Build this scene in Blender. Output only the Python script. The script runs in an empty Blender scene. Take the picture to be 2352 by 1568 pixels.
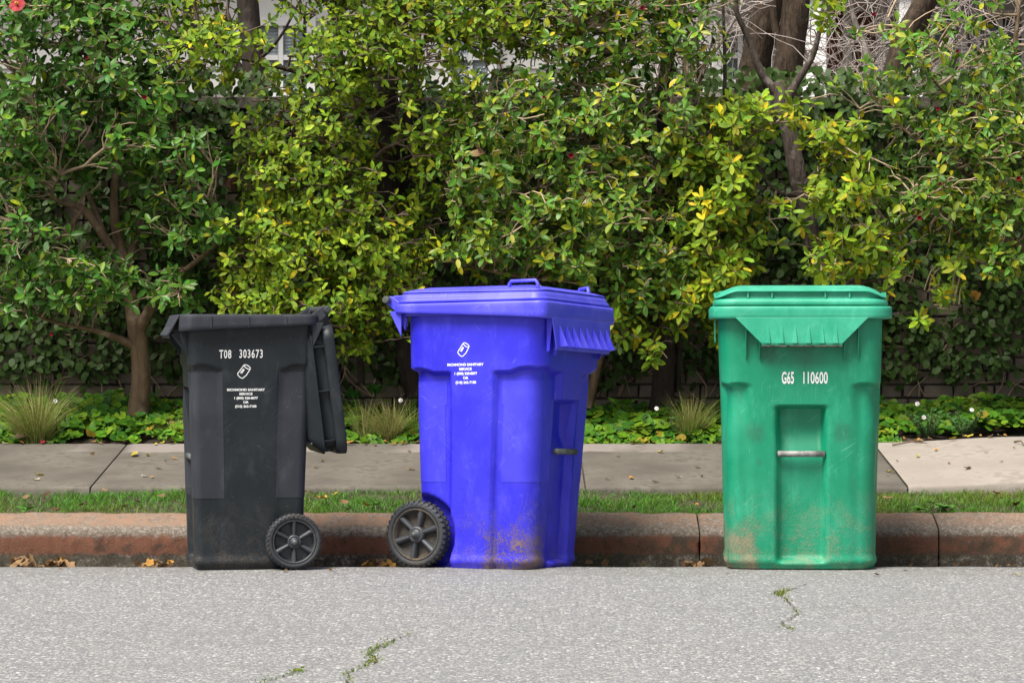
import bpy, math, random
import numpy as np
from mathutils import Vector, Matrix, noise
from mathutils.bvhtree import BVHTree
R = math.radians
random.seed(7); rng = np.random.default_rng(11)
S = bpy.context.scene
COL = S.collection

# ------------------------------------------------------------------ camera, sky, sun, exposure
CD, CH, FPX, CX, HZ = 12.0, 1.15, 6828.0, 1176.0, 654.0      # distance to the kerbside carts, eye height, focal length (2352 px wide frame)
cam = bpy.data.cameras.new('camera'); camo = bpy.data.objects.new('camera', cam); COL.objects.link(camo)
cam.sensor_width = 36.0; cam.lens = 36.0 * FPX / 2352.0
camo.location = (0, -CD, CH); camo.rotation_euler = (R(90), 0, 0)
cam.shift_y = -(784.0 - HZ) / 2352.0
cam.clip_end = 2000
S.camera = camo

SUN_EL, SUN_AZ = 58.0, 222.0        # azimuth: direction the light comes from, degrees from +Y clockwise (behind the camera, to the left)
w = bpy.data.worlds.new('World'); S.world = w; w.use_nodes = True
nt = w.node_tree; nt.nodes.clear()
sky = nt.nodes.new('ShaderNodeTexSky'); sky.sky_type = 'NISHITA'; sky.sun_disc = False
sky.sun_elevation = R(SUN_EL); sky.sun_rotation = R(SUN_AZ); sky.dust_density = 4.0; sky.air_density = 1.0
hs = nt.nodes.new('ShaderNodeHueSaturation'); hs.inputs['Saturation'].default_value = 0.35
bg = nt.nodes.new('ShaderNodeBackground'); bg.inputs['Strength'].default_value = 0.062
wo = nt.nodes.new('ShaderNodeOutputWorld')
nt.links.new(sky.outputs[0], hs.inputs['Color']); nt.links.new(hs.outputs[0], bg.inputs['Color']); nt.links.new(bg.outputs[0], wo.inputs[0])
sl = bpy.data.lights.new('sun', 'SUN'); sl.energy = 2.8; sl.angle = R(30); sl.color = (1.0, 0.96, 0.9)
so = bpy.data.objects.new('sun', sl); COL.objects.link(so)
d_from = Vector((math.sin(R(SUN_AZ)) * math.cos(R(SUN_EL)), math.cos(R(SUN_AZ)) * math.cos(R(SUN_EL)), math.sin(R(SUN_EL))))
so.rotation_euler = d_from.to_track_quat('Z', 'Y').to_euler()
so.location = d_from * 30
S.view_settings.view_transform = 'Standard'; S.view_settings.look = 'None'
S.view_settings.exposure = 1.25; S.view_settings.gamma = 1.0; S.view_settings.use_curve_mapping = False
S.cycles.max_bounces = 5; S.cycles.diffuse_bounces = 2; S.cycles.glossy_bounces = 2; S.cycles.transmission_bounces = 4; S.cycles.transparent_max_bounces = 6
S.cycles.use_denoising = True

def P(px, py, Y):
    s = (Y + CD) / FPX
    return Vector(((px - CX) * s, Y, CH - (py - HZ) * s))

# ------------------------------------------------------------------ helpers
def put(o, parent=None):
    COL.objects.link(o)
    if parent is not None: o.parent = parent
    return o
def tag(o, label=None, cat=None, group=None, kind=None):
    if label: o['label'] = label
    if cat: o['category'] = cat
    if group: o['group'] = group
    if kind: o['kind'] = kind
    return o
def empty(name, loc=(0, 0, 0), rot=(0, 0, 0), parent=None):
    o = bpy.data.objects.new(name, None); put(o, parent); o.location = loc; o.rotation_euler = rot
    o.empty_display_size = 0.05
    return o
def np_mesh(name, V, tris, mat, col=None, smooth=True, quads=None):
    V = np.asarray(V, dtype=np.float32).reshape(-1, 3)
    me = bpy.data.meshes.new(name)
    tris = np.asarray(tris, dtype=np.int32).reshape(-1, 3) if tris is not None else np.zeros((0, 3), np.int32)
    quads = np.asarray(quads, dtype=np.int32).reshape(-1, 4) if quads is not None else np.zeros((0, 4), np.int32)
    nl = tris.size + quads.size; npoly = len(tris) + len(quads)
    me.vertices.add(len(V)); me.vertices.foreach_set('co', V.ravel())
    me.loops.add(nl); me.loops.foreach_set('vertex_index', np.concatenate([tris.ravel(), quads.ravel()]))
    me.polygons.add(npoly)
    starts = np.concatenate([np.arange(len(tris)) * 3, tris.size + np.arange(len(quads)) * 4]).astype(np.int32)
    me.polygons.foreach_set('loop_start', starts)
    me.polygons.foreach_set('use_smooth', np.full(npoly, smooth, dtype=bool))
    if col is not None:
        a = me.color_attributes.new('lc', 'FLOAT_COLOR', 'POINT')
        c4 = np.ones((len(V), 4), np.float32); c4[:, :3] = np.asarray(col, np.float32).reshape(-1, 3)
        a.data.foreach_set('color', c4.ravel())
    me.update(calc_edges=True)
    if mat is not None: me.materials.append(mat)
    return me
def obj(name, me, parent=None):
    return put(bpy.data.objects.new(name, me), parent)

class MB:
    """collects simple shapes, then links them as one mesh object"""
    def __init__(s): s.v = []; s.f = []
    def add(s, vs, fs):
        b = len(s.v); s.v += [tuple(v) for v in vs]; s.f += [tuple(i + b for i in f) for f in fs]
    def box(s, x0, x1, y0, y1, z0, z1):
        s.add([(x0,y0,z0),(x1,y0,z0),(x1,y1,z0),(x0,y1,z0),(x0,y0,z1),(x1,y0,z1),(x1,y1,z1),(x0,y1,z1)],
              [(0,3,2,1),(4,5,6,7),(0,1,5,4),(1,2,6,5),(2,3,7,6),(3,0,4,7)])
    def prism(s, poly, n, t):
        """poly: list of 3D points; extruded along n by t"""
        n = Vector(n) * t; k = len(poly)
        s.add([Vector(p) for p in poly] + [Vector(p) + n for p in poly],
              [tuple(range(k))[::-1], tuple(range(k, 2 * k))] + [(i, (i + 1) % k, k + (i + 1) % k, k + i) for i in range(k)])
    def tube(s, pts, rad, n=8, cap=True):
        pts = [Vector(p) for p in pts]; rad = rad if hasattr(rad, '__len__') else [rad] * len(pts)
        up = None; rings = []
        for i, p in enumerate(pts):
            t = (pts[min(i + 1, len(pts) - 1)] - pts[max(i - 1, 0)]).normalized()
            if up is None: up = t.orthogonal().normalized()
            up = (up - t * up.dot(t)).normalized(); sd = t.cross(up)
            rings.append([p + (up * math.cos(a) + sd * math.sin(a)) * rad[i] for a in (2 * math.pi * k / n for k in range(n))])
        b = len(s.v)
        for r in rings: s.v += [tuple(q) for q in r]
        for i in range(len(pts) - 1):
            for k in range(n):
                s.f.append((b + i*n + k, b + i*n + (k+1) % n, b + (i+1)*n + (k+1) % n, b + (i+1)*n + k))
        if cap:
            s.f.append(tuple(b + k for k in range(n))[::-1]); s.f.append(tuple(b + (len(pts)-1)*n + k for k in range(n)))
    def build(s, name, mat, parent=None, smooth=False, bevel=0.0):
        me = bpy.data.meshes.new(name); me.from_pydata(s.v, [], s.f); me.update()
        if mat: me.materials.append(mat)
        if smooth:
            me.polygons.foreach_set('use_smooth', [True] * len(me.polygons))
        o = obj(name, me, parent)
        if bevel > 0:
            m = o.modifiers.new('bevel', 'BEVEL'); m.width = bevel; m.segments = 2; m.limit_method = 'ANGLE'; m.angle_limit = R(40)
        return o
def grid_quads(nr, nc, wrap=False):
    i = np.arange(nr - 1)[:, None]; c = nc if wrap else nc - 1; j = np.arange(c)[None, :]
    a = i * nc + j; b = i * nc + (j + 1) % nc
    return np.stack([a, b, b + nc, a + nc], -1).reshape(-1, 4)
def catmull(pts, per=6):
    pts = [np.asarray(p, float) for p in pts]; out = []
    for i in range(len(pts) - 1):
        p0 = pts[max(i-1, 0)]; p1 = pts[i]; p2 = pts[i+1]; p3 = pts[min(i+2, len(pts)-1)]
        for k in range(per):
            t = k / per
            out.append(0.5 * ((2*p1) + (-p0+p2)*t + (2*p0-5*p1+4*p2-p3)*t*t + (-p0+3*p1-3*p2+p3)*t**3))
    out.append(pts[-1]); return np.array(out)
def sstep(a, b, x):
    t = np.clip((np.asarray(x, float) - a) / (b - a), 0, 1); return t * t * (3 - 2 * t)

# ------------------------------------------------------------------ materials
class NT:
    def __init__(s, name):
        s.m = bpy.data.materials.new(name); s.m.use_nodes = True; s.t = s.m.node_tree; s.t.nodes.clear()
        s.out = s.n('ShaderNodeOutputMaterial'); s.b = s.n('ShaderNodeBsdfPrincipled'); s.l(s.b.outputs[0], s.out.inputs[0])
        s._tc = None
    def n(s, k, **kw):
        x = s.t.nodes.new(k)
        for a, v in kw.items(): setattr(x, a, v)
        return x
    def l(s, a, b): s.t.links.new(a, b)
    def set(s, sock, v):
        if hasattr(v, 'is_linked') or isinstance(v, bpy.types.NodeSocket): s.l(v, sock)
        else: sock.default_value = v
    def co(s, kind='Object', scale=(1, 1, 1), rot=(0, 0, 0), loc=(0, 0, 0)):
        if s._tc is None: s._tc = s.n('ShaderNodeTexCoord')
        m = s.n('ShaderNodeMapping'); m.inputs['Scale'].default_value = scale; m.inputs['Rotation'].default_value = rot; m.inputs['Location'].default_value = loc
        s.l(s._tc.outputs[kind], m.inputs[0]); return m.outputs[0]
    def noise(s, co, scale, detail=4, rough=0.55, dist=0.0, out='Fac'):
        x = s.n('ShaderNodeTexNoise'); s.l(co, x.inputs['Vector']); x.inputs['Scale'].default_value = scale
        x.inputs['Detail'].default_value = detail; x.inputs['Roughness'].default_value = rough; x.inputs['Distortion'].default_value = dist
        return x.outputs[out]
    def vor(s, co, scale, out='Distance', feature='F1', rnd=1.0):
        x = s.n('ShaderNodeTexVoronoi'); x.feature = feature; s.l(co, x.inputs['Vector']); x.inputs['Scale'].default_value = scale
        x.inputs['Randomness'].default_value = rnd; return x.outputs[out]
    def ramp(s, f, stops):
        x = s.n('ShaderNodeValToRGB'); s.l(f, x.inputs[0]); e = x.color_ramp.elements
        while len(e) > 1: e.remove(e[-1])
        for i, (p, c) in enumerate(stops):
            q = e[0] if i == 0 else e.new(p); q.position = p
            q.color = (c, c, c, 1) if not hasattr(c, '__len__') else (*c[:3], 1)
        return x.outputs[0]
    def math(s, op, a, b=0.0, c=None, clamp=False):
        x = s.n('ShaderNodeMath'); x.operation = op; x.use_clamp = clamp; s.set(x.inputs[0], a); s.set(x.inputs[1], b)
        if c is not None: s.set(x.inputs[2], c)
        return x.outputs[0]
    def mr(s, v, a, b, c=0.0, d=1.0, smooth=True):
        x = s.n('ShaderNodeMapRange'); x.interpolation_type = 'SMOOTHSTEP' if smooth else 'LINEAR'
        s.set(x.inputs['Value'], v)
        for k, q in (('From Min', a), ('From Max', b), ('To Min', c), ('To Max', d)): x.inputs[k].default_value = q
        return x.outputs[0]
    def mix(s, f, a, b, mode='MIX'):
        x = s.n('ShaderNodeMix'); x.data_type = 'RGBA'; x.blend_type = mode; s.set(x.inputs[0], f)
        for sock, v in ((x.inputs[6], a), (x.inputs[7], b)):
            if isinstance(v, bpy.types.NodeSocket): s.l(v, sock)
            else: sock.default_value = (*v[:3], 1)
        return x.outputs[2]
    def sep(s, co):
        x = s.n('ShaderNodeSeparateXYZ'); s.l(co, x.inputs[0]); return x.outputs
    def bump(s, h, strength=0.5, dist=0.01, nrm=None):
        x = s.n('ShaderNodeBump'); s.l(h, x.inputs['Height']); x.inputs['Strength'].default_value = strength; x.inputs['Distance'].default_value = dist
        if nrm is not None: s.l(nrm, x.inputs['Normal'])
        return x.outputs[0]
    def fin(s, col=None, rough=None, nrm=None, spec=None, metal=None):
        if col is not None:
            if isinstance(col, bpy.types.NodeSocket): s.l(col, s.b.inputs['Base Color'])
            else: s.b.inputs['Base Color'].default_value = (*col[:3], 1)
        if rough is not None: s.set(s.b.inputs['Roughness'], rough)
        if nrm is not None: s.l(nrm, s.b.inputs['Normal'])
        if spec is not None: s.b.inputs['Specular IOR Level'].default_value = spec
        if metal is not None: s.b.inputs['Metallic'].default_value = metal
        return s.m
def plain(name, col, rough=0.6, var=0.25, scale=20, bump=0.0, spec=0.4):
    k = NT(name); c = k.co(); f = k.noise(c, scale, 5)
    cc = k.mix(k.mr(f, 0.3, 0.7), [x * (1 - var) for x in col], [min(1, x * (1 + var)) for x in col])
    return k.fin(cc, rough, k.bump(f, bump, 0.004) if bump else None, spec)

def m_plastic(name, col, fade, rough=0.38, dirt=(0.16, 0.11, 0.06), dirt_z=0.25, dirt_amt=0.5, mud=None, scr=0.35, scr_col=None, grime=0.25, spec=0.5, spots=()):
    """moulded polyethylene: faded in patches, scratched, dirty towards the ground; mud = (x0,x1,y0,y1,z1) splash patch in cart coordinates"""
    k = NT(name); c = k.co(); X, Y, Z = k.sep(c)
    big = k.noise(c, 5.0, 5, 0.6); cc = k.mix(k.mr(big, 0.35, 0.75), col, fade); big2 = k.noise(k.co(scale=(1, 1, 0.45), loc=(5, 2, 1)), 13.0, 6, 0.7)
    cc = k.mix(k.mr(big2, 0.5, 0.72, 0.0, 0.55), cc, [min(1, q * 1.25 + 0.015) for q in fade])
    strk = k.noise(k.co(scale=(30, 30, 2.2)), 1.0, 4, 0.6)
    cc = k.mix(k.math('MULTIPLY', k.mr(strk, 0.52, 0.78), grime), cc, [x * 0.45 for x in col])
    lines = None
    for i, (ry, rz, sc) in enumerate(((0.5, 0.2, (2.4, 2.4, 46)), (-0.75, 0.4, (2.8, 2.8, 60)), (1.25, -0.3, (2.6, 2.6, 70)))):
        m2 = k.n('ShaderNodeMapping'); m2.inputs['Scale'].default_value = sc; k.l(k.co(rot=(ry, ry * 1.1, rz), loc=(i * 3.1, 0, 0)), m2.inputs[0])
        n1 = k.noise(m2.outputs[0], 1.0, 1, 0.5)
        ln = k.mr(k.math('ABSOLUTE', k.math('SUBTRACT', n1, 0.5)), 0.0, 0.009, 1.0, 0.0)
        msk = k.mr(k.noise(k.co(loc=(i * 7.7, 1, 2)), 8.0, 2), 0.55, 0.68)
        ln = k.math('MULTIPLY', ln, msk)
        lines = ln if lines is None else k.math('MAXIMUM', lines, ln)
    sc_c = scr_col or [min(1, x * 0.6 + 0.25) for x in fade]
    cc = k.mix(k.math('MULTIPLY', lines, scr), cc, sc_c)
    spk = k.mr(k.vor(c, 65.0), 0.05, 0.10, 1.0, 0.0); spk = k.math('MULTIPLY', spk, k.mr(k.noise(c, 9.0, 2), 0.55, 0.7))
    cc = k.mix(k.math('MULTIPLY', spk, 0.45), cc, (0.5, 0.47, 0.42))
    for (sx_, sy_, sz_, sr_, amt) in spots:            # rubbed dark smudges
        q = k.math('ADD', k.math('ADD', k.math('POWER', k.math('SUBTRACT', X, sx_), 2.0), k.math('POWER', k.math('SUBTRACT', Y, sy_), 2.0)), k.math('POWER', k.math('SUBTRACT', Z, sz_), 2.0))
        sm = k.math('MULTIPLY', k.mr(k.math('ADD', k.math('SQRT', q), k.math('MULTIPLY', k.math('SUBTRACT', big2, 0.5), sr_ * 1.4)), sr_ * 0.3, sr_ * 1.3, 1.0, 0.0), amt)
        cc = k.mix(k.math('MULTIPLY', sm, k.mr(k.noise(c, 90.0, 3), 0.3, 0.6, 0.5, 1.0)), cc, (0.03, 0.045, 0.03))
    # dust film and grit near the ground
    g = k.mr(Z, 0.0, dirt_z, 1.0, 0.0); fine = k.noise(c, 130.0, 5, 0.7); mid = k.noise(c, 14.0, 4, 0.6)
    dm = k.math('MULTIPLY', g, k.mr(k.math('ADD', k.math('MULTIPLY', fine, 0.6), k.math('MULTIPLY', mid, 0.5)), 0.5, 0.72))
    dm = k.math('MULTIPLY', dm, dirt_amt)
    h = k.math('MULTIPLY', dm, 0.6)
    if mud:
        x0, x1, y0, y1, z1 = mud
        mx = k.math('MULTIPLY', k.math('MULTIPLY', k.mr(X, x0 - .05, x0 + .03), k.mr(X, x1 - .03, x1 + .05, 1.0, 0.0)), k.math('MULTIPLY', k.mr(Y, y0 - .05, y0 + .03), k.mr(Y, y1 - .03, y1 + .05, 1.0, 0.0)))
        mz = k.math('POWER', k.mr(Z, 0.0, z1, 1.0, 0.0, False), 0.7)
        clump = k.math('ADD', k.math('MULTIPLY', k.noise(c, 150.0, 5, 0.75, 1.2), 0.70), k.math('MULTIPLY', k.noise(c, 13.0, 3), 0.30))
        thr = k.math('SUBTRACT', 0.68, k.math('MULTIPLY', k.math('MULTIPLY', mx, mz), 0.235))
        mm = k.mr(k.math('SUBTRACT', clump, thr), 0.0, 0.035)
        mm = k.math('MULTIPLY', mm, k.mr(mx, 0.02, 0.2))
        dm = k.math('MAXIMUM', dm, k.math('MULTIPLY', mm, 0.88)); h = k.math('ADD', h, mm)
    cc = k.mix(dm, cc, k.mix(fine, [x * 0.6 for x in dirt], [x * 1.5 for x in dirt]))
    rg = k.math('ADD', k.math('ADD', k.math('MULTIPLY', dm, 0.45), k.math('MULTIPLY', big, 0.18)), rough - 0.06, clamp=True)
    nr = k.bump(k.noise(c, 420.0, 2), 0.10, 0.002)
    nr = k.bump(k.math('ADD', h, k.math('MULTIPLY', lines, -0.15)), 0.6, 0.004, nr)
    return k.fin(cc, rg, nr, spec)

def m_leaf(name, rough=0.34, trans=0.22, spec=0.5, green=True):
    k = NT(name); a = k.n('ShaderNodeAttribute'); a.attribute_name = 'lc'
    c = k.co(); f = k.noise(c, 60.0, 3)
    col = k.mix(k.mr(f, 0.3, 0.75), a.outputs['Color'], k.mix(0.45, a.outputs['Color'], (0.02, 0.05, 0.01) if green else (0.03, 0.015, 0.008)))
    geo = k.n('ShaderNodeNewGeometry')
    col2 = k.mix(geo.outputs['Backfacing'], col, k.mix(0.2 if green else 0.0, col, (0.14, 0.22, 0.04)))
    k.fin(col2, rough, k.bump(f, 0.25, 0.004), spec)
    if trans > 0:
        tr = k.n('ShaderNodeBsdfTranslucent'); k.l(k.mix(0.25 if green else 0.0, col, (0.26, 0.40, 0.01)), tr.inputs[0])
        mx = k.n('ShaderNodeMixShader'); mx.inputs[0].default_value = trans
        k.l(k.b.outputs[0], mx.inputs[1]); k.l(tr.outputs[0], mx.inputs[2]); k.l(mx.outputs[0], k.out.inputs[0])
    return k.m
def m_bark(name, c1, c2, c3, scale=9.0, bump=0.8):
    k = NT(name); c = k.co(scale=(1, 1, 0.25)); f = k.noise(c, scale * 4, 6, 0.65, 0.6); g = k.noise(k.co(), scale, 4)
    col = k.mix(k.mr(f, 0.35, 0.7), c1, c2); col = k.mix(k.mr(g, 0.52, 0.7), col, c3)
    return k.fin(col, 0.85, k.bump(f, bump, 0.012), 0.2)

M = {}
M['leaf_glossy'] = m_leaf('glossy leaf', 0.30, 0.05, 0.17)
M['leaf_soft'] = m_leaf('soft leaf', 0.42, 0.10, 0.10)
M['leaf_matt'] = m_leaf('matt leaf', 0.5, 0.04, 0.14)
M['grass'] = m_leaf('grass blade', 0.5, 0.25, 0.3)
M['litter'] = m_leaf('dead leaf', 0.75, 0.12, 0.2, False)
M['petal'] = m_leaf('petal', 0.5, 0.15, 0.2, False)
M['bark_tan'] = m_bark('camellia bark', (0.20, 0.135, 0.08), (0.11, 0.075, 0.045), (0.30, 0.235, 0.16))
M['bark_dark'] = m_bark('dark bark', (0.048, 0.036, 0.029), (0.026, 0.019, 0.015), (0.085, 0.07, 0.06))
M['bark_grey'] = m_bark('grey brown bark', (0.105, 0.082, 0.066), (0.045, 0.034, 0.028), (0.20, 0.17, 0.15), 16.0, 1.0)
M['bark_brown'] = m_bark('ridged brown bark', (0.070, 0.048, 0.031), (0.020, 0.014, 0.010), (0.095, 0.07, 0.048), 14.0, 1.0)
M['twig_pale'] = plain('pale twig', (0.32, 0.27, 0.245), 0.8, 0.4, 12)
M['twig_tan'] = plain('tan twig', (0.36, 0.27, 0.175), 0.8, 0.45, 9)
M['twig_dark'] = plain('dark twig', (0.13, 0.088, 0.062), 0.8, 0.45, 9)
M['soil'] = plain('bed soil', (0.055, 0.04, 0.028), 0.95, 0.5, 45, 0.9)

def m_road():
    """chip-sealed asphalt: two sizes of stone chips bedded in grey binder, worn and stained"""
    k = NT('worn asphalt'); c = k.co()
    cd = k.n('ShaderNodeVectorMath'); cd.operation = 'MULTIPLY_ADD'
    k.l(k.noise(c, 55.0, 3, out='Color'), cd.inputs[0]); cd.inputs[1].default_value = (0.016,) * 3; k.l(c, cd.inputs[2])
    def chips(scale, r0, r1):
        v = k.n('ShaderNodeTexVoronoi'); k.l(cd.outputs[0], v.inputs['Vector']); v.inputs['Scale'].default_value = scale
        h = k.sep(v.outputs['Color'])
        st = k.ramp(h[0], [(0.0, (0.11, 0.113, 0.118)), (0.18, (0.19, 0.198, 0.21)), (0.38, (0.31, 0.295, 0.275)), (0.55, (0.25, 0.263, 0.28)), (0.72, (0.36, 0.335, 0.30)), (0.88, (0.43, 0.42, 0.405)), (1.0, (0.60, 0.595, 0.58))])
        return st, k.mr(v.outputs['Distance'], r0, r1, 1.0, 0.0), h
    s1, m1, h1 = chips(70.0, 0.36, 0.56); s2, m2, h2 = chips(150.0, 0.36, 0.58)
    fine = k.noise(c, 480.0, 3, 0.7); binder = k.mix(fine, (0.085, 0.085, 0.086), (0.20, 0.198, 0.195))
    col = k.mix(k.math('MULTIPLY', m2, 0.85), binder, s2)
    big_on = k.math('MULTIPLY', m1, k.mr(h1[1], 0.28, 0.32))            # under half of the cells hold a large chip
    col = k.mix(big_on, col, s1)
    big = k.noise(c, 1.1, 5, 0.6); col = k.mix(k.mr(big, 0.35, 0.75, 0.0, 0.3), col, (0.21, 0.208, 0.203))
    tr = k.noise(k.co(scale=(0.25, 1.6, 1)), 1.7, 4, 0.6); col = k.mix(k.mr(tr, 0.52, 0.72, 0.0, 0.35), col, (0.17, 0.165, 0.155))
    Y = k.sep(c)[1]
    grit = k.mr(Y, -0.5, 0.25, 0.0, 0.6); col = k.mix(k.math('MULTIPLY', grit, k.mr(k.noise(c, 14.0, 5), 0.35, 0.65)), col, (0.13, 0.12, 0.10))
    hgt = k.math('ADD', k.math('MULTIPLY', big_on, 1.0), k.math('ADD', k.math('MULTIPLY', m2, 0.45), k.math('MULTIPLY', fine, 0.25)))
    return k.fin(col, 0.8, k.bump(hgt, 0.6, 0.003), 0.25)
M['road'] = m_road()

def m_concrete(name, c1, c2, stain, pink=None):
    k = NT(name); c = k.co(); f = k.noise(c, 260.0, 3, 0.7); b = k.noise(c, 2.6, 6, 0.62); m = k.noise(c, 22.0, 5)
    col = k.mix(k.mr(b, 0.3, 0.7), c1, c2)
    col = k.mix(k.mr(f, 0.42, 0.75, 0.0, 0.45), col, [x * 0.5 for x in c1]); col = k.mix(k.mr(f, 0.6, 0.8, 0.0, 0.35), col, (0.33, 0.30, 0.27))
    col = k.mix(k.mr(k.math('ADD', k.math('MULTIPLY', m, .5), k.math('MULTIPLY', b, .5)), 0.52, 0.62, 0.0, 0.6), col, stain); sp_ = k.mr(k.vor(c, 38.0), 0.04, 0.09, 1.0, 0.0); col = k.mix(k.math('MULTIPLY', sp_, k.mr(m, 0.5, 0.62, 0.0, 0.8)), col, [x * 0.4 for x in stain])
    if pink:
        Yp = k.sep(c)[1]; e = k.math('ADD', Yp, k.math('MULTIPLY', m, 0.16))
        col = k.mix(k.mr(e, pink[0], pink[0] + 0.03, 0.7, 0.0), col, (0.27, 0.225, 0.195))
        X = k.sep(c)[0]
        patch = k.math('MULTIPLY', k.mr(k.math('ADD', Yp, k.math('MULTIPLY', b, 0.2)), pink[1], pink[1] + 0.02), k.mr(k.noise(k.co(scale=(1, 0.2, 1)), 1.3, 3), 0.46, 0.54))
        col = k.mix(k.math('MULTIPLY', patch, 0.75), col, (0.25, 0.215, 0.195))
    return k.fin(col, 0.9, k.bump(k.math('ADD', f, k.math('MULTIPLY', m, 0.6)), 0.35, 0.003), 0.25)
M['walk'] = m_concrete('old sidewalk concrete', (0.092, 0.081, 0.066), (0.160, 0.143, 0.118), (0.066, 0.058, 0.046), (1.62, 2.72))
M['walk_pale'] = m_concrete('pale sidewalk concrete', (0.27, 0.235, 0.20), (0.33, 0.29, 0.25), (0.20, 0.17, 0.14))

def m_curb():
    k = NT('red painted kerb concrete'); c = k.co(); X, Y, Z = k.sep(c)
    f = k.noise(c, 190.0, 4, 0.7); m = k.noise(c, 16.0, 5, 0.6); b = k.noise(k.co(scale=(0.5, 1, 1)), 3.0, 5, 0.6); vv = k.n('ShaderNodeTexVoronoi'); k.l(c, vv.inputs['Vector']); vv.inputs['Scale'].default_value = 120.0
    agg = k.mix(0.35, k.ramp(k.sep(vv.outputs['Color'])[0], [(0, (0.06, 0.052, 0.045)), (0.5, (0.165, 0.145, 0.12)), (1, (0.38, 0.35, 0.31))]), (0.145, 0.125, 0.10))
    red = k.mix(k.mr(b, 0.3, 0.7), (0.145, 0.066, 0.042), (0.20, 0.090, 0.056))
    redm = k.mix(k.mr(m, 0.50, 0.68, 0.0, 0.85), red, (0.075, 0.046, 0.033))
    crk = k.mr(k.vor(c, 19.0, 'Distance', 'DISTANCE_TO_EDGE'), 0.0, 0.016, 1.0, 0.0); crk = k.math('MULTIPLY', crk, k.mr(b, 0.52, 0.66, 0.0, 0.7))
    redm = k.mix(k.math('MULTIPLY', crk, 0.7), redm, (0.05, 0.025, 0.02))
    orange = k.mix(k.mr(m, 0.40, 0.66), (0.27, 0.165, 0.108), k.mix(0.5, agg, (0.235, 0.16, 0.112)))
    wear = k.mr(k.noise(k.co(scale=(0.35, 1, 1), loc=(4, 0, 0)), 2.0, 4), 0.40, 0.62)
    orange = k.mix(k.math('MULTIPLY', wear, 0.4), orange, agg)
    hf = k.noise(c, 75.0, 5, 0.75); ez = k.math('ADD', Z, k.math('ADD', k.math('MULTIPLY', k.math('SUBTRACT', m, 0.5), 0.04), k.math('MULTIPLY', k.math('SUBTRACT', hf, 0.5), 0.035)))
    col = k.mix(k.mr(ez, 0.060, 0.088), redm, k.mix(0.4, agg, (0.18, 0.14, 0.105)))       # worn nose
    col = k.mix(k.mr(ez, 0.106, 0.124), col, orange)                                      # faded top
    worn = k.math('MULTIPLY', k.mr(X, 0.35, 0.75), k.mr(b, 0.36, 0.6, 0.3, 0.9))           # paint mostly gone towards the right
    face = k.mr(ez, 0.070, 0.080, 1.0, 0.0)
    col = k.mix(k.math('MULTIPLY', k.math('MULTIPLY', worn, face), k.mr(m, 0.38, 0.55)), col, (0.075, 0.058, 0.040))
    moss = k.mix(k.mr(m, 0.45, 0.62), (0.062, 0.052, 0.038), k.mix(k.mr(b, 0.4, 0.6), (0.068, 0.06, 0.022), agg))
    ez2 = k.math('ADD', Z, k.math('ADD', k.math('MULTIPLY', k.math('SUBTRACT', m, 0.5), 0.06), k.math('MULTIPLY', k.math('SUBTRACT', hf, 0.5), 0.04))); col = k.mix(k.math('MULTIPLY', k.mr(hf, 0.56, 0.66), 0.6), col, k.mix(0.5, agg, (0.12, 0.085, 0.06)))
    col = k.mix(k.mr(ez2, -0.012, 0.004, 1.0, 0.0), col, k.mix(k.mr(f, 0.4, 0.7), moss, k.mix(0.5, moss, agg)))
    return k.fin(col, 0.9, k.bump(k.math('ADD', f, k.math('ADD', m, k.math('MULTIPLY', crk, -0.8))), 0.8, 0.006), 0.2)
M['curb'] = m_curb()
# ------------------------------------------------------------------ setting: road, kerb, verge, sidewalk, bed, upper garden
CURB_Y, VERGE_Y, WALK_Y, BED_Y, WALL_Y = 0.745, 0.945, 1.60, 2.90, 4.0
def bed_z(Y): return 0.345 + (Y - BED_Y) * 0.135
def fn(x, y, z, s, o=0.0): return noise.noise(Vector((x * s + o, y * s + o, z * s)))

def road_z(x, y):
    z = 0.0
    if y > 0.05: z -= 0.075 * float(sstep(0.05, 0.72, y)) ** 1.15 + 0.004 * fn(x, y, 0, 6)
    return z
ys = np.concatenate([[-60, -30, -14, -9, -6, -4, -2.5, -1.5, -0.8, -0.3, -0.1], np.linspace(0.0, 0.78, 22)])
xs = np.concatenate([[-80, -30, -10, -6], np.linspace(-4, 4, 161), [6, 10, 30, 80]])
V = [(x, y, road_z(x, y)) for y in ys for x in xs]
tag(obj('road', np_mesh('road', V, None, M['road'], quads=grid_quads(len(ys), len(xs)))), 'pale worn asphalt road with exposed stone chips', kind='structure')

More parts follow.
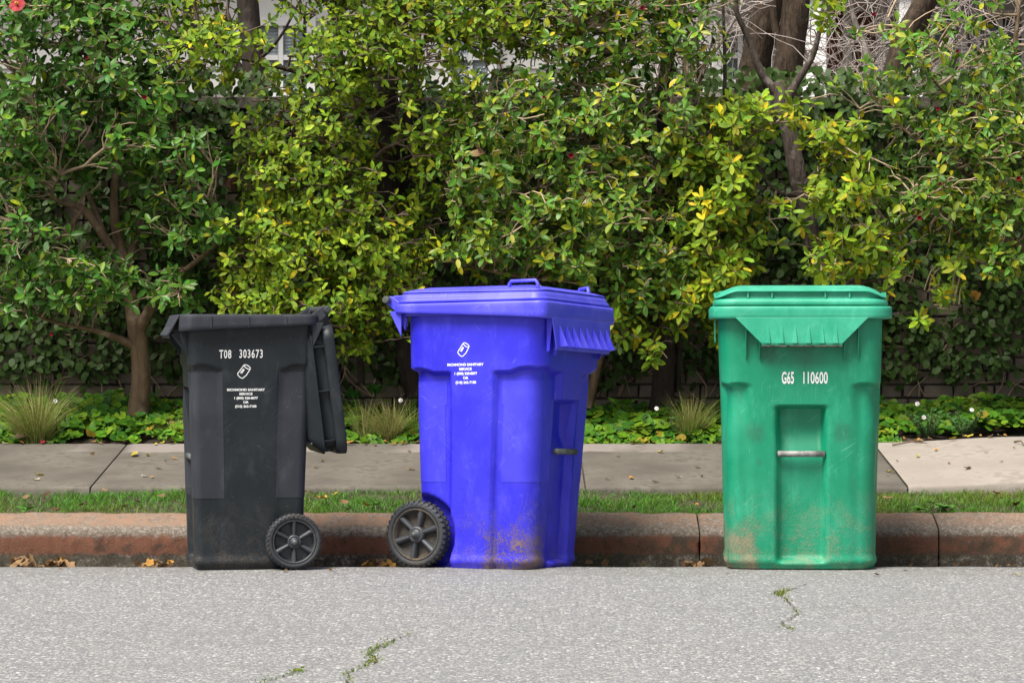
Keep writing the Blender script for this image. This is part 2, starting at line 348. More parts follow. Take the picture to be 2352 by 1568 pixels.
# kerb in cast lengths, joints where the photograph shows them
prof = [(0.752, -0.11), (0.750, -0.075), (0.747, -0.045), (0.744, -0.015), (0.741, 0.015), (0.739, 0.045), (0.738, 0.07), (0.741, 0.088), (0.749, 0.100), (0.762, 0.109), (0.785, 0.117),
        (0.82, 0.127), (0.86, 0.138), (0.90, 0.149), (0.93, 0.156), (0.955, 0.158), (0.962, 0.14), (0.965, 0.05)]
curb = tag(empty('curb', (0, 0, 0)), 'weathered concrete kerb with worn red paint', kind='structure')
joints = [-5.2, -2.62, 0.803, 1.83, 5.2]
for a, b in zip(joints[:-1], joints[1:]):
    n = int((b - a) / 0.012); X = np.linspace(a + 0.0025, b - 0.0025, n); V = []
    for x in X:
        e = min(x - a, b - x); ch = 0.008 * math.exp(-e / 0.010)
        wob = 0.006 * fn(x, 0, 0, 1.7) + 0.004 * fn(x, 3, 0, 6)
        for i, (y, z) in enumerate(prof):
            low = max(0.0, 1 - (z + 0.11) / 0.10) if i < 8 else 0.0
            rough = 0.003 + 0.014 * low + (0.004 if 5 < i < 11 else 0)
            dy = rough * (fn(x, y, z, 38, 1) + 0.8 * fn(x, y, z, 90, 5)); dz = (0.0025 + 0.002 * low) * fn(x, y, z, 55, 9)
            hole = 0.02 * low * max(0, fn(x, y, z * 1.6, 17, 3) - 0.15)
            cx = ch if i < 16 else 0
            V.append((x, y + dy + hole + wob * 0.5 + (cx if i < 9 else 0), z + dz + wob * (0.5 if i > 6 else 0) - (cx * 0.6 if i > 7 else 0) + (0.006 * fn(x, 7, 0, 9) if i in (14, 15) else 0)))
    k = len(prof); q = grid_quads(n, k); 
    me = np_mesh('curb_stone', V, [[0, j, j + 1] for j in range(1, k - 1)] + [[(n-1)*k, (n-1)*k + j + 1, (n-1)*k + j] for j in range(1, k - 1)], M['curb'], quads=q)
    obj('curb_stone', me, curb)
M['joint'] = plain('joint dirt', (0.06, 0.05, 0.032), 0.95, 0.5, 40, 0.5)
mb = MB(); mb.box(-5.3, 5.3, 0.785, 0.955, -0.12, 0.085); mb.build('joint_filler', M['joint'], curb)

# verge soil under the grass
ys = np.linspace(0.90, 1.64, 12); xs = np.linspace(-5.5, 5.5, 221)
def verge_z(x, y):
    t = (y - VERGE_Y) / (WALK_Y - VERGE_Y); return 0.118 + 0.075 * t + 0.012 * fn(x, y, 0, 2.2) + 0.006 * fn(x, y, 0, 9)
V = [(x, y, verge_z(x, y)) for y in ys for x in xs]
tag(obj('verge', np_mesh('verge', V, None, M['soil'], quads=grid_quads(len(ys), len(xs)))), 'narrow grass verge between kerb and sidewalk', kind='structure')

# sidewalk: base plus cast slabs
walk = tag(empty('sidewalk'), 'grey concrete sidewalk with one lifted pale slab', kind='structure')
mb = MB(); mb.add([(-6, 1.63, 0.217), (6, 1.63, 0.217), (6, 2.88, 0.340), (-6, 2.88, 0.340)], [(0, 1, 2, 3)]); mb.build('joint_bed', M['joint'], walk)
SLABS = [(-6.0, -1.93, 0, 'walk'), (-1.93, 0.336, 0, 'walk'), (0.336, 1.81, 0, 'walk'), (1.81, 6.0, 1, 'walk_pale')]
def walk_z(x, y):
    z = 0.2275 + (y - WALK_Y) * 0.0985
    if x > 1.81: z += 0.006 + 0.030 * float(sstep(1.81, 2.6, x))
    return z
for a, b, up, mt in SLABS:
    nx = max(8, int((b - a) / 0.03)); X = np.linspace(a + 0.004, b - 0.004, nx); Y = np.concatenate([[WALK_Y + 0.012, WALK_Y, WALK_Y - 0.002, WALK_Y + 0.006, WALK_Y + 0.018], np.linspace(WALK_Y + 0.05, 2.88, 26), [2.895, 2.9]])
    V = []
    for j, y in enumerate(Y):
        for x in X:
            z = walk_z(x, max(y, WALK_Y)) + 0.0015 * fn(x, y, 0, 3)
            e = min(x - a, b - x); z -= 0.008 * math.exp(-e / 0.008)
            yy = y + 0.004 * fn(x, 0, j, 25) * (1 if j < 4 else 0)
            if j == 0: z -= 0.10
            if j == 1: z -= 0.06 + 0.004 * fn(x, 1, 0, 30)
            if j == 2: z -= 0.014 + 0.003 * fn(x, 2, 0, 40)
            if j == 3: z -= 0.003 + 0.003 * fn(x, 3, 0, 50)
            if j == len(Y) - 1: z -= 0.06
            V.append((x, yy, z))
    obj('slab', np_mesh('slab', V, None, M[mt], quads=grid_quads(len(Y), nx)), walk)

# planting bed and upper garden, terrain to the horizon
ys = np.linspace(2.86, 4.3, 30); xs = np.linspace(-5, 5, 201)
V = [(x, y, bed_z(y) - 0.02 + 0.022 * fn(x, y, 0, 3) + 0.012 * fn(x, y, 0, 12) - (0.02 if y < 2.93 else 0)) for y in ys for x in xs]
tag(obj('planting_bed', np_mesh('planting_bed', V, None, M['soil'], quads=grid_quads(len(ys), len(xs)))), 'dark soil of the planting bed below the wall', kind='structure')
WALL_TOP = 2.16
ys = np.concatenate([np.linspace(4.16, 12, 16), [20, 60, 200, 600]]); xs = np.concatenate([[-600, -100, -20], np.linspace(-8, 8, 33), [20, 100, 600]])
V = [(x, y, WALL_TOP - 0.05 + (0.035 * min(y - 4.16, 8)) + 0.03 * fn(x, y, 0, 1)) for y in ys for x in xs]
tag(obj('terrain', np_mesh('terrain', V, None, M['soil'], quads=grid_quads(len(ys), len(xs)))), 'raised garden ground behind the wall', kind='structure')

# retaining wall of irregular tan bricks
M['brick'] = m_concrete('tan brick', (0.18, 0.147, 0.11), (0.25, 0.21, 0.16), (0.11, 0.09, 0.065))
M['mortar'] = plain('old mortar', (0.105, 0.088, 0.068), 0.95, 0.4, 60, 0.6)
wall = tag(empty('retaining_wall', (0, WALL_Y, 0.4)), 'old tan brick retaining wall under the creeper', 'wall')
mb = MB(); mb.box(-5, 5, 0.035, 0.17, -0.1, WALL_TOP - 0.4 - 0.02); mb.build('mortar_core', M['mortar'], wall)
def brick_mesh(L, i):
    r = random.Random(i); h = 0.062; c = 0.005; mbk = []
    for (y, ins) in ((0.0, c), (c, 0.0), (0.06, 0.0)):
        for (sx, sz) in ((-1, 0), (1, 0), (1, 1), (-1, 1)):
            x = sx * (L / 2 - ins) + r.uniform(-.003, .003); z = (ins if sz == 0 else h - ins) + r.uniform(-.002, .002)
            mbk.append((x, y + (r.uniform(-.002, .003) if y == 0 else 0), z))
    q = [[0, 1, 2, 3]] + [[k, 4 + k, 4 + (k + 1) % 4, (k + 1) % 4] for k in range(4)] + [[4 + k, 8 + k, 8 + (k + 1) % 4, 4 + (k + 1) % 4] for k in range(4)]
    return np_mesh('brick', mbk, None, M['brick'], quads=q, smooth=False)
BR = {L: [brick_mesh(L, k + int(L * 1000)) for k in range(4)] for L in (0.10, 0.155, 0.20)}
rest = MB(); nb = 0; row = 0; z = 0.0
while z < WALL_TOP - 0.4 - 0.07:
    x = -4.6 + random.uniform(0, 0.12)
    while x < 4.6:
        L = random.choice((0.10, 0.155, 0.155, 0.20)); xc = x + L / 2
        if nb < 298 and abs(xc) < 3.0 and row < 8:
            o = obj('brick', random.choice(BR[L]), wall); o.location = (xc, random.uniform(-0.006, 0.006), z + random.uniform(-.002, .002)); o.rotation_euler = (random.uniform(-.02, .02), 0, random.uniform(-.02, .02)); nb += 1
        else:
            rest.box(x, x + L, random.uniform(-.005, .005), 0.06, z, z + 0.062)
        x += L + 0.011
    z += 0.0735; row += 1
r_ = rest.build('brickwork', M['brick'], wall); r_['kind'] = 'stuff'
mb = MB(); x = -4.8
while x < 4.8:
    L = random.uniform(0.3, 0.5); mb.box(x, x + L - 0.01, -0.03, 0.2, WALL_TOP - 0.4 - 0.065, WALL_TOP - 0.4); x += L
mb.build('coping', M['mortar'], wall, bevel=0.006)

# ------------------------------------------------------------------ house behind the garden
M['siding'] = plain('cream painted siding', (0.78, 0.76, 0.71), 0.6, 0.06, 3)
M['trim'] = plain('white trim paint', (0.80, 0.80, 0.77), 0.5, 0.05, 4)
M['redwood'] = plain('red brown door paint', (0.15, 0.045, 0.025), 0.5, 0.3, 6)
M['blind'] = plain('white blind', (0.72, 0.74, 0.76), 0.6, 0.05, 4)
M['glass_dark'] = NT('dark window glass').fin((0.03, 0.05, 0.055), 0.06, None, 0.7)
k = NT('window glass'); M['glass'] = k.fin((0.8, 0.85, 0.86), 0.05, None, 0.5)
k.b.inputs['Transmission Weight'].default_value = 0.9; k.b.inputs['IOR'].default_value = 1.1
HY = 11.0
house = tag(empty('house', (0, HY, 2.3)), 'white clapboard house with trimmed windows glimpsed behind the trees', 'house')
def hx_(px): return (px - CX) / FPX * (HY + CD)
def hz_(py): return CH - (py - HZ) / FPX * (HY + CD) - 2.3
# openings: (x0,x1,z0,z1)
WIN = [(hx_(585), hx_(705), hz_(205), hz_(60), 'blind'), (hx_(1040), hx_(1120), hz_(205), hz_(60), 'blind'), (hx_(1660), hx_(1740), hz_(185), hz_(70), 'dark'), (hx_(2085), hx_(2200), hz_(180), hz_(40), 'dark'), (hx_(2250), hx_(2345), hz_(180), hz_(40), 'dark')]
DOOR = (hx_(1880), hx_(2010), hz_(260), hz_(28))
hb = MB(); hb.box(-9, 9, 0.08, 3.0, -0.5, 5.0); hb.build('wall', M['siding'], house)
z = -0.4; i = 0
while z < 2.6:
    hb = MB(); hb.prism([(-9, 0.078, z + 0.20), (-9, 0.05, z), (-9, 0.074, z)], (1, 0, 0), 18); hb.build('siding_board', M['siding'], house); z += 0.185; i += 1
for (x0, x1, z0, z1, kind) in WIN:
    f = MB(); t = 0.07
    f.box(x0 - t, x0, -0.03, 0.07, z0 - t, z1 + t); f.box(x1, x1 + t, -0.03, 0.07, z0 - t, z1 + t); f.box(x0, x1, -0.03, 0.07, z1, z1 + t); f.box(x0 - 0.03, x1 + 0.03, -0.06, 0.07, z0 - t, z0)
    fo = f.build('window', M['trim'], house)
    g = MB(); g.box(x0, x1, 0.02, 0.026, z0, z1); g.build('pane', M['glass' if kind == 'blind' else 'glass_dark'], fo)
    mu = MB(); xm = (x0 + x1) / 2; mu.box(xm - 0.018, xm + 0.018, -0.005, 0.019, z0, z1); mu.box(x0, xm - 0.02, -0.005, 0.019, (z0 + z1) / 2 - .02, (z0 + z1) / 2 + .02); mu.box(xm + .02, x1, -0.005, 0.019, (z0 + z1) / 2 - .02, (z0 + z1) / 2 + .02); mu.build('muntin', M['trim'], fo)
    if kind == 'blind':
        s = z0 + 0.01; sl_ = MB()
        while s < z1 - 0.02:
            sl_.add([(x0 + .01, 0.03, s), (x1 - .01, 0.03, s), (x1 - .01, 0.05, s + 0.024), (x0 + .01, 0.05, s + 0.024)], [(0, 1, 2, 3)]); s += 0.026
        sl_.build('blind', M['blind'], fo)
x0, x1, z0, z1 = DOOR
d = MB(); d.box(x0, x1, -0.02, 0.06, z0, z1); do = d.build('door', M['redwood'], house)
d = MB(); xm = (x0 + x1) / 2; d.box(xm - .035, xm + .035, -.06, -.022, z0, z1); d.box(x0 - .1, x0, -.05, .06, z0, z1 + .1); d.box(x1, x1 + .1, -.05, .06, z0, z1 + .1); d.box(x0, x1, -.05, .06, z1, z1 + .1); d.build('door_frame', M['trim'], do)
for xp in (1830, 2040):
    c = MB(); c.box(hx_(xp) - .09, hx_(xp) + .09, -1.35, -1.17, -0.3, 2.2); c.build('column', M['trim'], house, bevel=.01)
c = MB(); c.box(-9, 9, -0.9, 0.06, 2.02, 2.2); c.box(hx_(1640), 9, -1.4, 0.04, hz_(24), hz_(-30)); c.build('eaves', M['trim'], house)
# ------------------------------------------------------------------ wheeled carts
M['black_pl'] = m_plastic('black moulded plastic', (0.012, 0.016, 0.019), (0.020, 0.0245, 0.029), 0.42, dirt=(0.10, 0.075, 0.05), dirt_z=0.35, dirt_amt=0.4, scr=0.16, scr_col=(0.16, 0.17, 0.18), grime=0.0, spec=0.28)
M['black_tex'] = m_plastic('black textured plastic', (0.024, 0.027, 0.034), (0.033, 0.036, 0.045), 0.68, dirt=(0.12, 0.10, 0.08), dirt_z=0.2, dirt_amt=0.3, scr=0.1, scr_col=(0.2, 0.2, 0.22), grime=0.0, spec=0.3)
M['blue_pl'] = m_plastic('blue moulded plastic', (0.022, 0.018, 0.56), (0.040, 0.036, 0.66), 0.42, dirt=(0.19, 0.125, 0.055), dirt_z=0.4, dirt_amt=0.35, mud=(-0.32, -0.10, -0.32, -0.02, 0.36), scr=0.20, scr_col=(0.30, 0.32, 0.85), grime=0.10)
M['blue_tex'] = m_plastic('blue textured plastic', (0.034, 0.030, 0.60), (0.052, 0.048, 0.68), 0.55, dirt=(0.19, 0.125, 0.055), dirt_z=0.3, dirt_amt=0.3, scr=0.18, scr_col=(0.32, 0.34, 0.85), grime=0.0)
M['green_pl'] = m_plastic('green moulded plastic', (0.002, 0.225, 0.110), (0.014, 0.28, 0.155), 0.42, dirt=(0.24, 0.19, 0.12), dirt_z=0.42, dirt_amt=0.62, mud=(-0.33, -0.17, -0.34, -0.05, 0.34), scr=0.18, scr_col=(0.35, 0.62, 0.5), grime=0.22, spots=((-0.185, -0.30, 0.548, 0.045, 0.38), (0.165, -0.30, 0.550, 0.045, 0.36), (-0.17, -0.30, 0.43, 0.02, 0.4), (0.02, -0.31, 0.86, 0.07, 0.35), (-0.12, -0.31, 0.87, 0.05, 0.4)))
M['green_lid'] = m_plastic('faded green lid plastic', (0.012, 0.285, 0.16), (0.045, 0.37, 0.235), 0.45, dirt_amt=0.0, scr=0.2, scr_col=(0.3, 0.6, 0.48), grime=0.12)
M['blue_lid'] = m_plastic('faded blue lid plastic', (0.055, 0.05, 0.68), (0.10, 0.095, 0.74), 0.42, dirt_amt=0.0, scr=0.16, scr_col=(0.34, 0.36, 0.85), grime=0.06)
M['inside'] = plain('cart interior', (0.010, 0.010, 0.011), 0.6, 0.2)
M['rubber'] = m_plastic('tyre rubber', (0.026, 0.029, 0.034), (0.045, 0.049, 0.056), 0.6, dirt=(0.14, 0.11, 0.075), dirt_z=5.0, dirt_amt=0.25, scr=0.05, grime=0.0, spec=0.3)
M['hub_pl'] = m_plastic('wheel plastic', (0.030, 0.034, 0.041), (0.048, 0.053, 0.062), 0.42, dirt=(0.12, 0.09, 0.06), dirt_z=5.0, dirt_amt=0.12, scr=0.05, grime=0.0)
M['hub_mud'] = m_plastic('muddy wheel disc', (0.028, 0.027, 0.027), (0.05, 0.044, 0.037), 0.7, dirt=(0.15, 0.105, 0.06), dirt_z=5.0, dirt_amt=0.7, scr=0.0, grime=0.0)
M['bar'] = plain('worn steel bar', (0.20, 0.195, 0.185), 0.5, 0.5, 30, 0.2); 
M['bar_grey'] = plain('dull grey bar', (0.09, 0.10, 0.095), 0.5, 0.35, 30, 0.2)
M['ink'] = plain('white stamped ink', (0.80, 0.80, 0.79), 0.6, 0.06, 80)
M['grime_w'] = plain('webby grime', (0.05, 0.045, 0.03), 0.95, 0.6, 60, 0.6)

NF, NC = 44, 14
def ring2(hx, yf, yb, r):
    """rounded rectangle in plan; returns points and outward normals"""
    pts, nr = [], []
    def flat(p, q, n):
        for k in range(1, NF): t = k / NF; pts.append((p[0] + (q[0]-p[0])*t, p[1] + (q[1]-p[1])*t)); nr.append(n)
    def corner(cx, cy, a0):
        for k in range(NC + 1): a = R(a0 + 90.0 * k / NC); pts.append((cx + r*math.cos(a), cy + r*math.sin(a))); nr.append((math.cos(a), math.sin(a)))
    flat((-hx + r, yf), (hx - r, yf), (0, -1)); corner(hx - r, yf + r, -90)
    flat((hx, yf + r), (hx, yb - r), (1, 0)); corner(hx - r, yb - r, 0)
    flat((hx - r, yb), (-hx + r, yb), (0, 1)); corner(-hx + r, yb - r, 90)
    flat((-hx, yb - r), (-hx, yf + r), (-1, 0)); corner(-hx + r, yf + r, 180)
    return np.array(pts), np.array(nr)
NR_ = 4 * (NF - 1) + 4 * (NC + 1)
def loft(rings, name, mat, parent, cap_top=False, cap_bot=False, smooth=True):
    V = np.concatenate([np.asarray(r) for r in rings]); n = len(rings[0]); q = grid_quads(len(rings), n, True); tris = []
    V = list(map(tuple, V))
    if cap_top:
        c = len(V); V.append(tuple(np.mean(rings[-1], axis=0))); b = (len(rings) - 1) * n; tris += [[b + k, b + (k + 1) % n, c] for k in range(n)]
    if cap_bot:
        c = len(V); V.append(tuple(np.mean(rings[0], axis=0))); tris += [[(k + 1) % n, k, c] for k in range(n)]
    return obj(name, np_mesh(name, V, tris, mat, quads=q, smooth=smooth), parent)
def ring3(hx, yf, yb, r, z):
    p, n = ring2(hx, yf, yb, r); return np.column_stack([p, np.full(len(p), z) if np.isscalar(z) else z])

class Cart: pass
def body_rings(c, inset=0.0, zs=None):
    rings = []; aux = []
    for z in zs:
        t = z / c.zr
        hx = c.hx0 + (c.hx1 - c.hx0) * t - inset; yf = c.yf0 + (c.yf1 - c.yf0) * t + inset; yb = c.yb0 + (c.yb1 - c.yb0) * t - inset
        foot = 0.007 * float(sstep(0.03, 0.0, z)) - 0.006 * float(sstep(0.03, 0.0, abs(z - 0.03)))
        hx -= foot; yf += foot; yb -= foot
        p, n = ring2(hx, yf, yb, c.rc - inset * 0.5)
        yc = (yf + yb) / 2; hy = (yb - yf) / 2
        tx = np.where(np.abs(n[:, 1]) > np.abs(n[:, 0]), np.abs(p[:, 0]) / hx, np.abs(p[:, 1] - yc) / hy)
        d = np.zeros(len(p))
        # shoulders: the corners step in below zs
        cm = sstep(c.cm0, c.cm0 + c.cmw, tx); arch = 0.016 * (1 - np.clip(((tx - 0.78) / 0.22), -1, 1) ** 2)
        d -= c.sh * cm * (1 - sstep(c.zs - 0.018, c.zs + 0.004 , z - arch)) * (c.keep + (1 - c.keep) * float(sstep(c.zs - 0.20, c.zs - 0.03, z)))
        # front channel with grab bar
        fr = n[:, 1] < -0.8
        cw = c.chw; chm = (1 - sstep(cw, cw + 0.022, np.abs(p[:, 0]))) * (1 - float(sstep(c.chz - 0.012, c.chz + 0.008, z))) * float(sstep(0.02, 0.045, z))
        depth = c.chd + 0.030 * float(sstep(c.barz - 0.02, c.barz + 0.10, z))
        d -= np.where(fr, chm * depth, 0)
        # wheel wells at the back corners
        sd = np.abs(n[:, 0]) > 0.3
        rw = np.hypot(p[:, 1] - c.wy, z - c.wr)
        d -= np.where(sd, c.well * (1 - sstep(c.wr + 0.012, c.wr + 0.030, rw)), 0)
        q = p + n * d[:, None]
        q += 0.0012 * np.sin(p * 9 + z * 7)
        rings.append(np.column_stack([q, np.full(len(q), z)])); aux.append(tx)
    return rings, aux, n
def make_cart(name, c, mat, mat_tex, label):
    root = empty(name, c.loc, (Matrix.Rotation(c.rot[0], 3, 'X') @ Matrix.Rotation(c.rot[2], 3, 'Z')).to_euler()); tag(root, label, 'trash cart', None)
    zs = np.unique(np.concatenate([[0, .004, .012, .02, .03, .04, .05], np.linspace(.06, c.zr, 110), np.linspace(c.zs - .05, c.zs + .05, 26), np.linspace(c.chz - .02, c.chz + .015, 9)]))
    rings, aux, nrm = body_rings(c, 0, zs)
    c.body = loft(rings, 'body', mat, root, cap_bot=True)
    inn, _, _ = body_rings(c, 0.008, zs[zs > 0.03]); loft([r for r in inn], 'inner_wall', M['inside'], c.body, cap_bot=True)
    # textured corner panels, a hair proud of the body
    Vb = np.stack(rings); nz, nn, _ = Vb.shape; zz = np.array(zs)
    if mat_tex:
        okz = (zz > c.pz[0]) & (zz < c.pz[1]); tx = np.stack(aux); ok = okz[:, None] & (tx > c.pt)
        side = np.arange(nn)
        seg = ((side + NF // 2) // (NR_ // 4))
        N3 = np.column_stack([nrm, np.zeros(nn)])
        ang = np.degrees(np.arctan2(nrm[:, 1], nrm[:, 0]))
        for q_ in range(4):
            a0 = (-90, 0, 90, -180)[q_]
            cen = a0 + 45; 
            near = np.abs((ang - cen + 180) % 360 - 180) <= 46
            px = Vb[nz // 2, :, 0]; py = Vb[nz // 2, :, 1]; sx = (1, 1, -1, -1)[q_]; sy = (-1, 1, 1, -1)[q_]
            near &= (np.sign(px) == sx) & (np.sign(py - (c.yf0 + c.yb0) / 2) == sy)
            okq = ok & near[None, :]
            idx = -np.ones((nz, nn), int); vs = []
            f = []
            for i in range(nz - 1):
                for j in range(nn):
                    j2 = (j + 1) % nn; cs = ((i, j), (i, j2), (i + 1, j2), (i + 1, j))
                    if all(okq[a] for a in cs):
                        for a in cs:
                            if idx[a] < 0: idx[a] = len(vs); vs.append(Vb[a] + N3[a[1]] * 0.0014)
                        f.append([idx[a] for a in cs])
            if f: obj('textured_panel', np_mesh('textured_panel', vs, None, mat_tex, quads=f), c.body)
    # rim band
    z0f, z0b, z1 = c.rimz; hx = c.rim_hx; yf, yb = c.rim_y
    def zlow(p): return z0f + (z0b - z0f) * np.clip((p[:, 1] - yf) / (yb - yf), 0, 1) ** 0.8
    rrc = c.rrc; p, n = ring2(hx, yf, yb, rrc + 0.01); zl = zlow(p); rr = []
    pin, _ = ring2(hx - 0.03, yf + 0.03, yb - 0.03, max(.015, rrc - 0.01))
    pb, _ = ring2(hx - 0.004, yf + 0.004, yb - 0.004, rrc + 0.006)
    rr.append(np.column_stack([pin, zl + 0.004])); rr.append(np.column_stack([pb, zl])); rr.append(np.column_stack([p, zl + 0.004]))
    for t in (0.3, 0.6, 0.85): rr.append(np.column_stack([p, zl + (z1 - zl) * t]))
    pt, _ = ring2(hx - 0.003, yf + 0.003, yb - 0.003, rrc + 0.007); rr.append(np.column_stack([pt, np.full(len(p), z1 - 0.001)]))
    pt, _ = ring2(hx - 0.009, yf + 0.009, yb - 0.009, rrc + 0.002); rr.append(np.column_stack([pt, np.full(len(p), z1)]))
    rr.append(np.column_stack([pin, np.full(len(p), z1 - 0.002)])); pin2, _ = ring2(hx - 0.034, yf + 0.034, yb - 0.034, max(.012, rrc - 0.014))
    rr.append(np.column_stack([pin2, np.full(len(p), z1 - 0.05)]))
    rim = loft(rr, 'rim', c.rim_mat, root)
    if c.rim_ribs:
        for sx in (-1, 1):
            for yy in c.rim_ribs:
                m_ = MB(); m_.box(sx * hx - 0.0035, sx * hx + 0.0035, yy - 0.0035, yy + 0.0035, float(z0f + (z0b - z0f) * ((yy - yf) / (yb - yf)) ** .8) + 0.006, z1 - 0.008); m_.build('rib', c.rim_mat, rim, bevel=0.002)
    # front lift lip with ribs, gussets below
    (w_top, w_bot, zt, zb, out_b, thick) = c.lip
    y0 = yf - 0.001; y1 = yf - out_b
    lip = MB()
    for (off) in (0,):
        a = [(-w_top, y0, zt), (w_top, y0, zt), (w_bot, y1, zb), (-w_bot, y1, zb)]
        nn_ = Vector((0, zt - zb, -(y0 - y1))).normalized()
        lip.prism(a, nn_, thick)
    lip.prism([(-w_bot, y1, zb), (w_bot, y1, zb), (w_bot, y1 + 0.006, zb - 0.012), (-w_bot, y1 + 0.006, zb - 0.012)], (0, 1, 0), thick)
    lo = lip.build('front_lip', c.rim_mat, root, bevel=0.002)
    for kx in range(c.lip_ribs):
        x = -w_bot + (kx + 0.5) * 2 * w_bot / c.lip_ribs
        m_ = MB(); zr_ = zt - (zt - zb) * 0.28; yr_ = y0 + (y1 - y0) * 0.28
        m_.add([(x - .0025, yr_, zr_), (x + .0025, yr_, zr_), (x + .013, y1 - .001, zb + .002), (x - .013, y1 - .001, zb + .002), (x + .008, y1 - .007, zb + .002), (x - .008, y1 - .007, zb + .002)],
               [(0, 1, 4, 5), (0, 5, 3), (1, 2, 4), (3, 5, 4, 2), (0, 3, 2, 1)])
        if c.lip_fin:
            m_ = MB(); m_.prism([(x, y0 - .004, zt - .03), (x, y1 - .034, zb + .004), (x, y1 + .004, zb + .002)], (1, 0, 0), .007)
        m_.build('lip_rib', c.rim_mat, lo)
    for gx, zg in c.gussets:
        for sx in (-1, 1):
            yb_ = c.yf1 + 0.010; m_ = MB(); x = sx * gx
            m_.prism([(x, yf + .004, z0f + .002), (x, yb_, z0f + .002), (x, yb_, zg), (x, yb_ - 0.012, zg), (x, y1 + 0.012 if gx <= w_bot + .012 else yf + 0.006, zb + 0.004 if gx <= w_bot + .012 else z0f - .02)], (1, 0, 0), 0.004)
            m_.build('gusset', mat, c.body, bevel=0.001)
    # grab bar across the front channel
    yb_ = c.yf0 + (c.yf1 - c.yf0) * c.barz / c.zr
    m_ = MB(); m_.tube([(-c.chw - 0.012, yb_ + 0.012, c.barz), (c.chw + 0.012, yb_ + 0.012, c.barz)], 0.0125, 14); m_.build('grab_bar', c.bar_mat, root, True)
    # hinge brackets and handle rod at the back
    hy, hz = c.hinge
    for sx in (-1, 1):
        m_ = MB(); x = sx * (hx - 0.055) - 0.008
        m_.prism([(x, yb - 0.03, z0b + .005), (x, yb - 0.03, z1 - 0.002), (x, hy - 0.012, hz + 0.016), (x, hy + 0.012, hz + 0.010), (x, hy + 0.012, hz - 0.014), (x, yb + 0.002, z0b + 0.006), (x, c.yb1 - 0.01, z0b - 0.07), (x, c.yb1 - 0.02, z0b - 0.02)], (1, 0, 0), 0.016)
        m_.build('hinge_bracket', c.rim_mat, root, bevel=0.003)
        if c.fin:
            m_ = MB(); x = sx * (hx - 0.028) - 0.003
            m_.prism([(x, c.yb1 - 0.005, z0b + .01), (x, yb + 0.022, z0b + 0.008), (x, c.yb1 - 0.005, z0b - 0.095)], (1, 0, 0), 0.006); m_.build('bracket_fin', c.rim_mat, root, bevel=0.001)
    m_ = MB(); m_.tube([(-hx + 0.02, hy, hz), (hx - 0.02, hy, hz)], 0.0145, 18); m_.build('handle_rod', c.rod_mat, root, True, bevel=0.002)
    m_ = MB()
    m_.tube([(-c.wx - 0.02, c.wy, c.wr), (c.wx + 0.02, c.wy, c.wr)], 0.011, 10); m_.build('axle', M['bar_grey'], root, True)
    for sx in (-1, 1): make_wheel(root, sx, c)
    c.root = root
    return root
